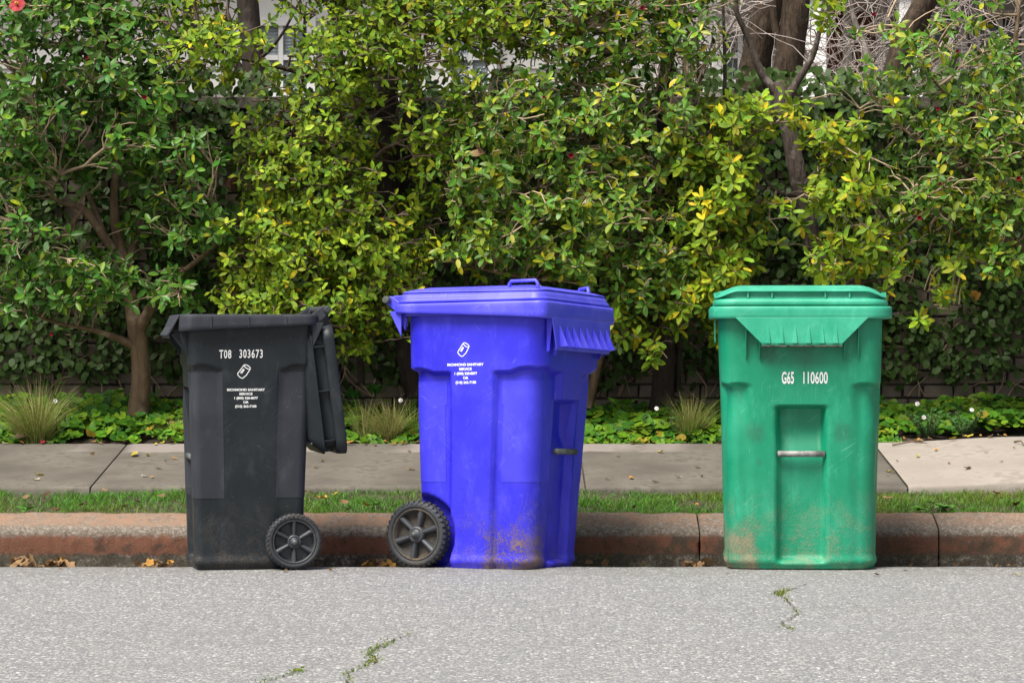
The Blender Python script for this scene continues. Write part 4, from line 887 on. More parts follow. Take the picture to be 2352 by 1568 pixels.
GAPS = [(548, 75, 678, 205, .85), (862, 235, 938, 480, .6), (90, 420, 290, 560, .6), (270, 560, 335, 740, .6), (1795, 330, 1870, 640, .6), (1690, 0, 1830, 200, .5), (1500, 800, 1560, 930, .6)]      # openings in the hedge, as seen from the street
def shrub(name, label, cat, limbs, blobs, ntips, key, bark, twig, base=None, nind=300, rmin=.0016, flowers=(), bare=0.0, lean=(0, -.45, .40), Lscale=1.0, ybias=0.0, out_bias=.55):
    l0 = [PW(t) for t in limbs[0]] if limbs else None
    loc = Vector(l0[0][:3]) if l0 else Vector(base)
    root = empty(name, loc); bpy.context.view_layer.update(); tag(root, label, cat)
    nodes, par, nrad = [], [], []
    for li, lm in enumerate(limbs):
        pts = [PW(t) for t in lm]; o, Q = limb_mesh(pts, 'trunk' if li == 0 else 'branch', M[bark], root, 14 if li == 0 else 9)
        for q in Q[2 if li == 0 else 0:]: nodes.append(q); par.append(-1)
    if not nodes: nodes.append(np.array(loc)); par.append(-1)
    tips, cens = [], []
    wts = np.array([b[6] if len(b) > 6 else b[3] * b[4] for b in blobs], float); wts /= wts.sum()
    for bi in rng.choice(len(blobs), ntips, p=wts):
        b = blobs[bi]; c = np.array(P(b[0], b[1], b[2])); s = (b[2] + CD) / FPX
        d = unit(rng.normal(size=(1, 3)))[0]; r = rng.uniform(.12, 1) ** out_bias
        tips.append(c + d * r * np.array((b[3] * s, b[5], b[4] * s))); cens.append(c)
    tips = np.array(tips); cens = np.array(cens); sc_ = FPX / (tips[:, 1] + CD); tpx = CX + tips[:, 0] * sc_; tpy = HZ - (tips[:, 2] - CH) * sc_; kp = np.ones(ntips, bool)
    for (a, b, c2, d2, pr_) in GAPS: kp &= ~((tpx > a) & (tpx < c2) & (tpy > b) & (tpy < d2) & (rng.random(ntips) < pr_))
    tips, cens = tips[kp], cens[kp]; ntips = len(tips)
    tips[:, 2] = np.maximum(tips[:, 2], 0.50)
    N0 = np.array(nodes); dist = np.array([np.min(np.linalg.norm(N0 - t, axis=1)) for t in tips]); order = np.argsort(dist)
    NA = np.zeros((len(nodes) + ntips * 5, 3)); NA[:len(nodes)] = N0; cnt = len(nodes); par = list(par) + [0] * (ntips * 5); depth = np.zeros(len(NA)); endn = []
    for ti in order:
        t = tips[ti]; dv = NA[:cnt] - t; cost = np.linalg.norm(dv, axis=1) + .45 * np.maximum(0, dv[:, 2]) + .05 * depth[:cnt]; j = int(np.argmin(cost))
        p0 = NA[j]; L = np.linalg.norm(t - p0); k = 2 if L < .08 else (3 if L < .25 else 5); prev = j
        perp = rng.normal(size=3) * L * .07; sag = np.array((0, 0, .06 * L))
        for s_ in range(1, k + 1):
            u = s_ / k; p = p0 + (t - p0) * u + (perp + sag) * math.sin(math.pi * u) + (rng.normal(size=3) * .004 if s_ < k else 0)
            NA[cnt] = p; par[cnt] = prev; depth[cnt] = depth[prev] + 1; prev = cnt; cnt += 1
        endn.append((prev, ti))
    desc = np.zeros(cnt)
    for e, _ in endn: desc[e] += 1
    nl0 = len(nodes)
    for i in range(cnt - 1, nl0 - 1, -1): desc[par[i]] += desc[i] if par[i] >= 0 else 0
    ids = np.arange(nl0, cnt); pr = np.array([par[i] for i in ids]); rad = np.minimum(rmin + .0015 * np.sqrt(desc), .017)
    ra = np.where(pr < nl0, rad[ids] * 1.25, np.minimum(rad[pr], rad[ids] * 1.4)); V, Q = seg_tubes(NA[pr], NA[ids], ra, rad[ids])
    tw = obj('twigs', np_mesh('twigs', V - np.array(loc), None, M[twig], quads=Q), root); tw['kind'] = 'stuff'
    sp = SPECIES[key]; Bp, D, Nn = [], [], []; ln = np.array(lean)
    for e, ti in endn:
        if rng.random() < bare: continue
        t = tips[ti]; out = t - cens[ti]; out = out / (np.linalg.norm(out) + 1e-6); ax = t - NA[par[e]]; ax = ax / (np.linalg.norm(ax) + 1e-6)
        ax = ax * .6 + out * .45 + ln + rng.normal(size=3) * .38; ax /= np.linalg.norm(ax); ref = rng.normal(size=3); u = np.cross(ax, ref); u /= np.linalg.norm(u); v = np.cross(ax, u)
        k = rng.integers(sp['n'][0], sp['n'][1] + 1); ph = rng.uniform(0, 6.28)
        for q in range(k):
            a = ph + q * 2.4; sprd = R(rng.uniform(*sp['spread']) * (1 - .25 * (q == k - 1))); rd = u * math.cos(a) + v * math.sin(a)
            d = ax * math.cos(sprd) + rd * math.sin(sprd) + rng.normal(size=3) * .20; nrm = ax * math.sin(sprd) - rd * math.cos(sprd) + np.array((0, 0, .25)) + rng.normal(size=3) * .34
            Bp.append(t - ax * (.045 * (k - 1 - q) / k) + rd * .004); D.append(d); Nn.append(nrm)
    add_leaves(root, key, np.array(Bp), np.array(D), np.array(Nn), nind, ybias, Lscale=Lscale)
    for f in flowers: flower(root, *f)
    return root
def flower(root, px, py, Y, size, kind):
    c = P(px, py, Y) - root.location; n = 6 if kind != 'bud' else 5
    red = {'red': (.36, .003, .014), 'bud': (.22, .012, .03), 'white': (.82, .82, .80)}[kind]
    ax = np.array((rng.uniform(-.3, .3), -1, rng.uniform(0, .5))); ax /= np.linalg.norm(ax); u = np.cross(ax, (0, 0, 1)); u /= np.linalg.norm(u); v = np.cross(u, ax)
    a = np.arange(n) * 2 * math.pi / n + rng.uniform(0, 1); rd = np.cos(a)[:, None] * u + np.sin(a)[:, None] * v; op = .35 if kind == 'bud' else 1.0
    D = rd * op + ax * (1 - op * .75); N = ax - rd * .4
    cm = np.tile(np.array(red), (n, 1)) * rng.uniform(.8, 1.2, (n, 1)); L = np.full(n, size)
    V, T, C = leaf_batch(np.tile(np.array(c), (n, 1)), D, N, L, L * .95, np.full(n, .1), np.full(n, -.15), np.full(n, .02), cm, cm * .9, (.7, 1.0, .9))
    fo = obj('flower', np_mesh('flower', V, T, M['petal'], C), root)
    if kind != 'bud':
        m_ = MB(); b = Vector(c) + Vector(ax) * size * .08
        for q in range(7): m_.tube([b, b + Vector(ax) * size * .35 + Vector(rng.normal(size=3)) * size * .16], size * .06, 4)
        s_ = m_.build('stamens', M['stamen'], fo, True)
M['stamen'] = plain('yellow stamens', (0.65, 0.42, 0.03), 0.6, 0.2)

# ------------------------------------------------------------------ shrubs and trees of the hedge
CAM_L = [[(318, 962, 3.42, .062), (324, 890, 3.40, .052), (322, 820, 3.40, .050), (312, 755, 3.40, .047), (300, 690, 3.42, .036), (292, 610, 3.45, .033)],
         [(292, 612, 3.45, .032), (270, 545, 3.46, .028), (262, 460, 3.46, .022), (272, 330, 3.44, .017), (262, 180, 3.42, .012), (255, 20, 3.4, .007)],
         [(313, 770, 3.40, .034), (350, 700, 3.36, .026), (392, 650, 3.30, .020), (450, 600, 3.24, .013), (520, 545, 3.2, .007)],
         [(318, 800, 3.40, .026), (265, 775, 3.34, .018), (200, 755, 3.26, .013), (110, 735, 3.2, .009), (30, 690, 3.14, .006)],
         [(292, 620, 3.44, .028), (240, 545, 3.36, .024), (190, 480, 3.3, .020), (140, 465, 3.24, .012), (118, 440, 3.2, .009), (140, 400, 3.16, .005)],
         [(240, 545, 3.36, .018), (200, 440, 3.4, .014), (150, 360, 3.38, .010), (90, 300, 3.34, .006)],
         [(292, 620, 3.45, .024), (320, 520, 3.5, .020), (365, 420, 3.5, .015), (400, 300, 3.48, .011), (420, 160, 3.45, .007)],
         [(190, 480, 3.30, .013), (120, 560, 3.2, .010), (60, 520, 3.12, .006)]]
shrub('camellia_shrub', 'dark glossy camellia with forked tan trunk at the left, beside the tall grass tuft', 'shrub', CAM_L,
      [(100, 60, 3.1, 190, 150, .42), (60, 280, 3.05, 150, 130, .38), (300, 170, 3.15, 150, 150, .38), (150, -60, 3.3, 300, 110, .45, 20000), (380, 350, 3.1, 160, 80, .34, 12000),
       (60, 400, 3.2, 100, 60, .3, 6000), (60, 560, 3.05, 110, 120, .34, 15000), (190, 650, 3.1, 150, 75, .32, 12000), (440, 500, 3.1, 110, 90, .3, 11000), (400, 665, 3.15, 80, 55, .25, 4500),
       (60, 690, 3.05, 120, 50, .3, 6500), (330, 520, 3.45, 120, 60, .15, 1200), (-180, 350, 3.1, 170, 400, .4, 17000), (220, 300, 3.4, 290, 330, .3, 34000), (240, 20, 3.2, 200, 70, .3, 9000)],
      1620, 'camellia', 'bark_tan', 'twig_tan', flowers=((40, 12, 2.62, .042, 'red'), (332, 226, 2.7, .022, 'bud'), (120, 768, 2.72, .016, 'bud'), (200, 135, 2.66, .016, 'bud')), bare=.18)

shrub('pittosporum_shrub', 'pale yellow-green wavy-leaved shrub filling the gap behind the black and blue carts', 'shrub',
      [[(955, 905, 3.62, .052), (940, 850, 3.60, .050), (925, 760, 3.6, .048), (905, 600, 3.62, .056), (897, 480, 3.62, .062), (890, 330, 3.62, .066), (888, 180, 3.64, .062), (880, -60, 3.66, .055)],
       [(900, 520, 3.62, .03), (932, 400, 3.66, .028), (938, 250, 3.68, .024), (960, 80, 3.7, .02), (970, -80, 3.7, .016)],
       [(660, 900, 3.5, .022), (655, 760, 3.5, .020), (640, 560, 3.46, .018), (660, 380, 3.42, .014), (690, 220, 3.4, .010), (700, 40, 3.4, .007)],
       [(830, 880, 3.5, .020), (820, 700, 3.45, .018), (790, 520, 3.4, .014), (770, 360, 3.38, .011), (780, 180, 3.38, .008)],
       [(892, 300, 3.6, .025), (850, 200, 3.5, .02), (810, 100, 3.45, .014), (760, 20, 3.4, .009)],
       [(885, 250, 3.6, .02), (760, 190, 3.45, .014), (620, 150, 3.3, .010), (480, 120, 3.2, .007)]],
      [(720, 420, 3.1, 190, 120, .34, 20000), (640, 560, 3.05, 150, 110, .32, 15000), (850, 560, 3.1, 150, 130, .32, 14000), (700, 690, 3.0, 220, 70, .3, 14000), (930, 690, 3.15, 70, 110, .25, 5000), (800, 770, 3.2, 110, 50, .25, 5000),
       (500, 130, 3.0, 160, 80, .30, 10500), (760, 130, 3.05, 190, 130, .34, 19000), (950, 90, 3.1, 170, 130, .34, 19000), (1000, 300, 3.15, 100, 110, .28, 6000), (620, 300, 3.2, 110, 50, .25, 3600), (800, 270, 3.1, 140, 70, .3, 6500), (1160, 50, 3.2, 180, 90, .3, 17000),
       (760, -140, 3.2, 420, 90, .4, 18000), (570, 660, 3.1, 90, 90, .28, 5500), (430, 40, 3.3, 130, 90, .3, 9000), (760, 420, 3.4, 300, 340, .28, 44000), (900, -10, 3.2, 330, 70, .3, 20000), (1000, 450, 3.3, 110, 200, .25, 8000)],
      2400, 'pitto', 'bark_dark', 'twig_dark', bare=.14)

shrub('camellia_shrub', 'broad camellia with yellow-edged leaves spreading above the blue cart', 'shrub',
      [[(1352, 935, 3.5, .026), (1372, 840, 3.46, .024), (1392, 740, 3.42, .024), (1330, 640, 3.4, .022), (1260, 560, 3.38, .020)],
       [(1260, 560, 3.38, .018), (1215, 460, 3.3, .014), (1180, 380, 3.25, .011), (1120, 260, 3.2, .007)],
       [(1330, 640, 3.4, .018), (1320, 500, 3.34, .015), (1350, 380, 3.28, .012), (1330, 220, 3.22, .008), (1340, 60, 3.2, .006)],
       [(1392, 740, 3.42, .02), (1440, 640, 3.36, .018), (1480, 540, 3.3, .014), (1520, 430, 3.24, .010), (1560, 330, 3.2, .006)],
       [(1260, 560, 3.36, .014), (1180, 520, 3.24, .010), (1100, 470, 3.15, .007), (1040, 440, 3.1, .005)],
       [(1330, 640, 3.38, .014), (1230, 640, 3.24, .010), (1120, 620, 3.16, .008), (1040, 600, 3.1, .005)],
       [(1440, 640, 3.36, .013), (1560, 590, 3.26, .009), (1650, 540, 3.2, .006)]],
      [(1170, 250, 3.1, 180, 110, .34, 17000), (1090, 400, 3.05, 120, 110, .3, 10000), (1330, 330, 3.05, 190, 130, .34, 19000), (1500, 280, 3.1, 150, 130, .34, 14000), (1230, 500, 3.0, 190, 100, .3, 13500), (1430, 500, 3.0, 170, 110, .3, 15000),
       (1120, 580, 3.05, 130, 60, .26, 7500), (1330, 610, 3.0, 190, 60, .26, 9000), (1500, 640, 3.05, 120, 90, .28, 9000), (1420, 760, 3.2, 70, 60, .2, 2200), (1400, 80, 3.15, 210, 120, .36, 24000), (1570, 60, 3.2, 120, 130, .34, 11000), (1420, -120, 3.3, 260, 90, .4, 9000), (1330, 330, 3.4, 370, 320, .28, 42000), (1380, -10, 3.2, 320, 70, .3, 20000)],
      1900, 'camellia_y', 'bark_tan', 'twig_tan', flowers=((1475, 22, 2.75, .022, 'bud'), (1312, 358, 2.66, .026, 'bud'), (1250, 225, 2.7, .014, 'bud')), bare=.20)

shrub('pittosporum_tree', 'narrow yellowish tree with a dark trunk between the blue and green carts', 'tree',
      [[(1522, 945, 3.55, .072), (1524, 900, 3.52, .060), (1526, 820, 3.5, .056), (1532, 700, 3.5, .052), (1538, 540, 3.5, .046), (1530, 400, 3.52, .042), (1526, 240, 3.55, .038), (1540, 60, 3.58, .034), (1545, -80, 3.6, .03)],
       [(1556, 900, 3.52, .016), (1560, 800, 3.5, .017), (1556, 660, 3.5, .015), (1600, 520, 3.46, .012), (1650, 380, 3.44, .010), (1665, 200, 3.44, .010), (1660, 0, 3.44, .008)],
       [(1532, 700, 3.5, .02), (1590, 640, 3.4, .014), (1650, 600, 3.3, .009)],
       [(1538, 560, 3.5, .02), (1620, 470, 3.4, .014), (1700, 420, 3.32, .009)]],
      [(1620, 500, 3.05, 80, 110, .28, 7000), (1680, 420, 3.1, 70, 90, .28, 5000), (1640, 640, 3.05, 80, 100, .26, 6000), (1560, 700, 3.05, 70, 70, .24, 4200), (1520, 810, 3.1, 40, 40, .18, 1500), (1440, 745, 3.1, 60, 50, .2, 1900), (1590, 360, 3.1, 80, 60, .26, 3500), (1665, 770, 3.1, 25, 60, .18, 1200), (1700, 280, 3.1, 70, 70, .26, 2300), (1720, 560, 3.2, 50, 60, .2, 1500), (1640, 500, 3.3, 130, 280, .22, 13000)],
      520, 'pitto_y', 'bark_dark', 'twig_dark', nind=290, bare=.10)

shrub('leaning_tree', 'leaning grey-brown trunk with loose bright leaf clusters above the green cart', 'tree',
      [[(1925, 905, 3.5, .060), (1910, 760, 3.5, .056), (1892, 640, 3.5, .052), (1862, 540, 3.5, .049), (1838, 430, 3.5, .046), (1818, 320, 3.52, .046), (1800, 245, 3.54, .050), (1788, 190, 3.56, .040)],
       [(1800, 245, 3.54, .03), (1830, 190, 3.5, .022), (1870, 120, 3.46, .015), (1890, 20, 3.42, .010), (1900, -80, 3.4, .006)],
       [(1795, 225, 3.55, .03), (1750, 170, 3.55, .022), (1720, 90, 3.54, .018), (1690, 20, 3.5, .014), (1700, -50, 3.5, .010)],
       [(1840, 440, 3.5, .018), (1870, 400, 3.44, .013), (1920, 370, 3.36, .011), (1960, 320, 3.3, .008), (1975, 250, 3.26, .004)],
       [(1838, 450, 3.5, .014), (1800, 445, 3.42, .010), (1760, 420, 3.36, .008), (1730, 350, 3.3, .004)],
       [(1905, 690, 3.5, .016), (1960, 640, 3.4, .010), (2010, 600, 3.32, .008), (2060, 540, 3.26, .004)],
       [(1955, 655, 3.4, .008), (2050, 640, 3.3, .005), (2130, 670, 3.22, .003)],
       [(2030, 722, 3.3, .007), (2110, 715, 3.25, .006), (2180, 698, 3.2, .005), (2250, 712, 3.2, .003)]],
      [(1940, 440, 3.0, 90, 60, .22, 3600), (1960, 540, 2.98, 80, 60, .2, 3200), (1870, 600, 3.0, 80, 50, .2, 2300), (1780, 250, 3.05, 80, 60, .24, 2600), (1900, 320, 3.05, 80, 60, .22, 2100), (1960, 390, 3.05, 50, 40, .2, 1300), (2010, 600, 3.0, 50, 50, .18, 1100), (1740, 380, 3.1, 50, 40, .2, 800), (2105, 745, 3.05, 25, 22, .1, 500), (2165, 660, 3.05, 18, 25, .1, 350), (1880, 20, 3.1, 60, 60, .25, 900), (2060, 230, 3.1, 40, 40, .2, 700), (1900, 430, 3.2, 190, 240, .2, 6500), (2130, 620, 3.1, 160, 80, .2, 2600)],
      210, 'pitto_y', 'bark_grey', 'twig_tan', nind=290, bare=.06, out_bias=.5)

shrub('camellia_shrub', 'camellia with red buds and arching bare twigs at the right edge', 'shrub',
      [[(2500, 930, 3.5, .05), (2480, 760, 3.48, .046), (2440, 600, 3.44, .04), (2400, 470, 3.4, .032), (2370, 330, 3.36, .024), (2330, 180, 3.34, .016), (2340, 20, 3.32, .010)],
       [(2440, 600, 3.44, .024), (2330, 560, 3.3, .016), (2230, 510, 3.2, .011), (2140, 480, 3.12, .007), (2090, 440, 3.08, .004)],
       [(2400, 470, 3.4, .02), (2290, 430, 3.28, .013), (2180, 380, 3.18, .009), (2080, 300, 3.12, .006), (2000, 220, 3.1, .004)],
       [(2370, 330, 3.36, .018), (2270, 260, 3.26, .012), (2180, 220, 3.2, .008), (2100, 130, 3.16, .005), (2040, 40, 3.14, .003)],
       [(2450, 660, 3.44, .018), (2350, 640, 3.24, .010), (2280, 600, 3.14, .006)]],
      [(2200, 430, 3.0, 120, 90, .28, 9000), (2310, 330, 3.0, 100, 100, .3, 9000), (2180, 300, 3.05, 100, 60, .26, 4500), (2280, 480, 3.0, 100, 70, .26, 6000), (2310, 600, 2.95, 55, 50, .2, 2600), (2290, 180, 3.1, 110, 90, .3, 6000), (2100, 110, 3.1, 110, 80, .28, 4200), (2240, 60, 3.15, 110, 90, .3, 4200), (2000, 150, 3.1, 50, 50, .2, 900), (2480, 350, 3.05, 140, 330, .4, 16000), (2300, -120, 3.3, 200, 80, .4, 5000), (2080, 470, 3.0, 50, 40, .2, 1000), (1960, 90, 3.1, 40, 40, .2, 500), (2200, 400, 3.3, 210, 260, .25, 22000)],
      900, 'camellia_y', 'bark_tan', 'twig_tan', flowers=((2113, 502, 2.74, .022, 'bud'), (2008, 36, 2.8, .018, 'bud'), (2340, 412, 2.66, .022, 'bud'), (2155, 252, 2.76, .018, 'bud'), (2200, 120, 2.8, .016, 'bud'), (2160, 425, 2.7, .018, 'bud')), bare=.20)

# darker trunks at the wall, left of the blue cart
def bare_tree(name, label, limbs, bark, n=12):
    pts = [PW(t) for t in limbs[0]]; root = empty(name, pts[0][:3]); bpy.context.view_layer.update(); tag(root, label, 'tree')
    for i, lm in enumerate(limbs): limb_mesh([PW(t) for t in lm], 'trunk' if i == 0 else 'branch', M[bark], root, n if i == 0 else 8)
    return root
bare_tree('garden_tree', 'straight dark trunk in front of the blinds window, upper left', [[(600, 330, 4.6, .075), (590, 215, 4.6, .068), (578, 120, 4.6, .062), (567, 0, 4.6, .06), (555, -200, 4.6, .05)], [(588, 230, 4.6, .03), (530, 120, 4.65, .02), (490, 0, 4.7, .014)], [(580, 150, 4.58, .014), (640, 90, 4.5, .009), (700, -20, 4.45, .006)]], 'bark_dark')
bare_tree('garden_tree', 'slim dark trunk close to the straight trunk, upper left', [[(470, 330, 4.5, .04), (462, 215, 4.5, .036), (440, 100, 4.5, .03), (420, -80, 4.5, .024)], [(462, 215, 4.5, .016), (510, 90, 4.5, .010), (530, -40, 4.5, .007)]], 'bark_dark')
bare_tree('garden_tree', 'slim grey trunk above the pale shrub, upper middle', [[(800, 330, 4.5, .03), (782, 200, 4.5, .028), (775, 90, 4.5, .026), (765, -80, 4.5, .022)]], 'bark_dark')
bare_tree('garden_tree', 'thick ridged brown trunk on the wall above the green cart', [[(1708, 330, 5.2, .10), (1725, 210, 5.2, .092), (1742, 100, 5.2, .088), (1765, 0, 5.2, .084), (1790, -180, 5.2, .075)]], 'bark_brown', 22)
bare_tree('garden_tree', 'second ridged brown trunk, just right of the thick one', [[(1800, 330, 5.0, .095), (1806, 210, 5.0, .085), (1815, 110, 5.0, .080), (1826, 20, 5.0, .076), (1835, -150, 5.0, .07)], [(1806, 150, 5.0, .03), (1780, 60, 5.0, .024), (1775, -60, 5.0, .02)]], 'bark_brown', 22)
bare_tree('garden_tree', 'slanting ridged trunk leaning right towards the top edge', [[(2040, 330, 5.2, .085), (2050, 215, 5.2, .078), (2070, 120, 5.2, .074), (2110, 30, 5.2, .068), (2165, -60, 5.2, .06)]], 'bark_brown', 22)

# leafless tree with a thicket of pale twigs in front of the porch
def thicket(name, label, base, mains, ntw, seed):
    r = np.random.default_rng(seed); root = empty(name, P(*base)); bpy.context.view_layer.update(); tag(root, label, 'tree'); A, Bq, ra, rb = [], [], [], []
    starts = []
    for i, lm in enumerate(mains):
        o, Q = limb_mesh([PW(t) for t in lm], 'trunk' if i == 0 else 'branch', M['bark_pale'], root, 9)
        starts += [(q, 0) for q in Q[3:]]
    for k in range(ntw):
        q, gen = starts[r.integers(len(starts))]; d = r.normal(size=3) * np.array((1, .6, .9)) + np.array((0, -.1, .25)); d /= np.linalg.norm(d); p = np.array(q); L = r.uniform(.05, .11); n = r.integers(4, 9); rad = r.uniform(.0022, .0046) * (.8 if gen else 1.2); bend = r.normal(size=3) * .28
        for s in range(n):
            d2 = d + bend * .5 + r.normal(size=3) * .22; d2 /= np.linalg.norm(d2); p2 = p + d2 * L; A.append(p); Bq.append(p2); r2 = max(.0012, rad * (1 - s / n * .7)); ra.append(r2 * 1.05); rb.append(r2)
            if gen < 3 and r.random() < .5: starts.append((p2, gen + 1))
            p, d = p2, d2
    V, Q = seg_tubes(np.array(A), np.array(Bq), np.array(ra), np.array(rb)); o = obj('twigs', np_mesh('twigs', V - np.array(root.location), None, M['twig_pale'], quads=Q), root); o['kind'] = 'stuff'
M['bark_pale'] = m_bark('lichen grey bark', (0.30, 0.26, 0.23), (0.12, 0.10, 0.085), (0.42, 0.38, 0.33))
thicket('bare_tree', 'leafless tree with a tangle of pale twigs before the porch', (1960, 330, 6.4),
        [[(1960, 330, 6.4, .075), (1955, 245, 6.4, .065), (1990, 200, 6.4, .06), (2050, 180, 6.4, .05), (2130, 195, 6.4, .04), (2230, 170, 6.4, .025)], [(1955, 245, 6.4, .05), (1900, 190, 6.4, .035), (1850, 130, 6.4, .024), (1820, 40, 6.4, .014)], [(1990, 200, 6.4, .04), (1990, 120, 6.4, .026), (1960, 40, 6.4, .016), (1950, -40, 6.4, .01)], [(2130, 195, 6.4, .03), (2180, 110, 6.4, .02), (2200, 20, 6.4, .012)], [(2230, 170, 6.4, .02), (2300, 120, 6.4, .014), (2360, 60, 6.4, .01)], [(1850, 130, 6.4, .02), (1760, 90, 6.4, .014), (1680, 60, 6.4, .009)]], 620, 5)
thicket('bare_bush', 'dark leafless bush above the wall, left of the ridged trunks', (1560, 300, 5.0), [[(1560, 330, 5.0, .03), (1560, 220, 5.0, .024), (1580, 120, 5.0, .018), (1600, 0, 5.0, .01)], [(1560, 240, 5.0, .018), (1500, 150, 5.0, .012), (1460, 20, 5.0, .007)], [(1570, 200, 5.0, .016), (1640, 120, 5.0, .012), (1690, 40, 5.0, .008)]], 160, 8)

# ------------------------------------------------------------------ creeper on the wall
def creeper(name, label, x0, x1, dens, gaps):
    root = empty(name, ((x0 + x1) / 2, WALL_Y - .02, .5)); bpy.context.view_layer.update(); tag(root, label, 'creeper'); B, D, N = [], [], []
    for k in range(dens):
        x = rng.uniform(x0, x1); z = rng.uniform(.58, WALL_TOP + .16); edge = .55 + .22 * (0.5 + 0.5 * fn(x, 0, 0, 1.7, 4)) + .10 * fn(x, 0, 0, 7, 2)
        if z < edge and rng.random() < .92: continue
        g = fn(x, z, 0, 3.2, 7)
        if g < -.42 and rng.random() < .8: continue
        dep = abs(rng.normal()) * .045 + .05 * max(0, fn(x, z, 0, 2.0, 3)) + (.10 * float(sstep(WALL_TOP - .15, WALL_TOP + .05, z)))
        top = z > WALL_TOP
        B.append((x, WALL_Y - .012 - dep + (rng.uniform(0, .25) if top else 0), z)); D.append((rng.normal() * .7, -.30 + rng.normal() * .25, -.75 + rng.normal() * .45)); N.append((rng.normal() * .35, -1, .55 + rng.normal() * .35))
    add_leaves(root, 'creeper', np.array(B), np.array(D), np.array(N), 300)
    # rootlets and stems against the brick
    A, Bq = [], []
    for k in range(36):
        p = np.array((rng.uniform(x0, x1), WALL_Y - .016, .55)); d = np.array((rng.normal() * .6, 0, 1.0))
        for s in range(rng.integers(6, 26)):
            d = d + np.array((rng.normal() * .35, 0, rng.normal() * .2)); d /= np.linalg.norm(d); p2 = p + d * .06; p2[1] = WALL_Y - .016 - rng.uniform(0, .012)
            if p2[2] > WALL_TOP or p2[2] < .5: break
            A.append(p); Bq.append(p2); p = p2
    V, Q = seg_tubes(np.array(A), np.array(Bq), np.full(len(A), .004), np.full(len(A), .0038)); o = obj('stems', np_mesh('stems', V - np.array(root.location), None, M['twig_tan'], quads=Q), root); o['kind'] = 'stuff'
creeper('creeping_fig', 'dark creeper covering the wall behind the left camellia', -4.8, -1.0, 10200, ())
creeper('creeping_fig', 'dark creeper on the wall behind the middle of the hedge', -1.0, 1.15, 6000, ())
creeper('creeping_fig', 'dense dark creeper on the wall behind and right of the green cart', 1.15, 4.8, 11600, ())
# ------------------------------------------------------------------ grass on the verge, ground cover, tufts, small plants, litter
def blades(B, H, W, lean, col, tipc, segs=2):
    """curved grass blades as thin strips; lean = horizontal displacement vector of the tip"""
    n = len(B); ts = np.linspace(0, 1, segs + 1); side = unit(np.cross(lean + 1e-5, np.array([[0, 0, 1.]])) + rng.normal(size=(n, 3)) * .25 * np.array((1, 1, 0))); V = []; C = []
    for i, t in enumerate(ts):
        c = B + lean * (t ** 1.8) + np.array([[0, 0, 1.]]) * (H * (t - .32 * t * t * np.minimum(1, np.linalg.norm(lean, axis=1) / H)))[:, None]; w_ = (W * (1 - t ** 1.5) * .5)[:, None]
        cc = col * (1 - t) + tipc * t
        if i < segs: V += [c - side * w_, c + side * w_]; C += [cc, cc]
        else: V.append(c); C.append(cc)
    k = 2 * segs + 1; V = np.stack(V, 1).reshape(-1, 3); C = np.stack(C, 1).reshape(-1, 3); T = []
    for i in range(segs - 1): a = 2 * i; T += [[a, a + 1, a + 3], [a, a + 3, a + 2]]
    a = 2 * (segs - 1); T.append([a, a + 1, a + 2]); T = (np.array(T)[None] + (np.arange(n) * k)[:, None, None]).reshape(-1, 3)
    return V, T, C
n = 66000; x = rng.uniform(-4.3, 4.3, n); y = rng.uniform(VERGE_Y + .005, WALK_Y + .012, n); keep = np.array([fn(a, b, 0, 3, 2) > -.36 or rng.random() < .4 for a, b in zip(x, y)]); x, y = x[keep], y[keep]; n = len(x)
Bp = np.column_stack([x, y, [verge_z(a, b) - .004 for a, b in zip(x, y)]]); tall = np.array([1 + .5 * fn(a, b, 0, 5, 8) for a, b in zip(x, y)]); H = rng.uniform(.022, .052, n) * tall
dry = np.array([fn(a, b, 0, 2.3, 5) for a, b in zip(x, y)])[:, None]; right = sstep(1.2, 2.0, x)[:, None]
g = np.array((.080, .28, .016)) * rng.uniform(.55, 1.35, (n, 1)); yl = np.array((.24, .21, .035)); f = np.clip(dry * .8 + right * .25 + .02 + rng.normal(size=(n, 1)) * .22, 0, .8); colr = g * (1 - f) + yl * f
th = rng.uniform(0, 6.28, n); lean = np.column_stack([np.cos(th), np.sin(th), np.zeros(n)]) * (H * rng.uniform(.3, 1.2, n))[:, None]
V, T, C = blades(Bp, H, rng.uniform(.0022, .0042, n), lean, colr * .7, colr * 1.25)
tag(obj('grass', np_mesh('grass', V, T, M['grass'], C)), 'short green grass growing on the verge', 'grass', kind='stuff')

# broad weeds in the verge
def rosette(name, label, px, py, Y, n, L, asp, col, up=.45, mat='leaf_soft', cat='weed', jit=.0, group=None):
    b = P(px, py, Y); root = empty(name, b); bpy.context.view_layer.update(); tag(root, label, cat, group); a = np.arange(n) * 2.4 + rng.uniform(0, 6); rd = np.column_stack([np.cos(a), np.sin(a), np.zeros(n)])
    D = rd + np.array((0, 0, up)) * rng.uniform(.5, 1.5, (n, 1)); N = np.array((0, 0, 1.)) - rd * .3 + rng.normal(size=(n, 3)) * .15; c = np.array(col) * rng.uniform(.75, 1.3, (n, 1)); Ls = rng.uniform(.6, 1.1, n) * L
    for i in range(n):
        V, T, C = leaf_batch(rd[i:i+1] * jit * rng.random() , D[i:i+1], N[i:i+1], Ls[i:i+1], Ls[i:i+1] * asp, np.array([.25]), np.array([.2]), np.array([.03]), c[i:i+1], c[i:i+1] * 1.1)
        obj('leaf', np_mesh('leaf', V, T, M[mat], C), root)
    return root
rosette('broad_weed', 'broad-leaved green weed in the verge at the right', 2170, 1168, 1.15, 11, .085, .42, (.09, .27, .05))
rosette('broad_weed', 'low spreading weed in the verge beside the green cart', 2110, 1172, 1.08, 9, .06, .4, (.07, .23, .03))
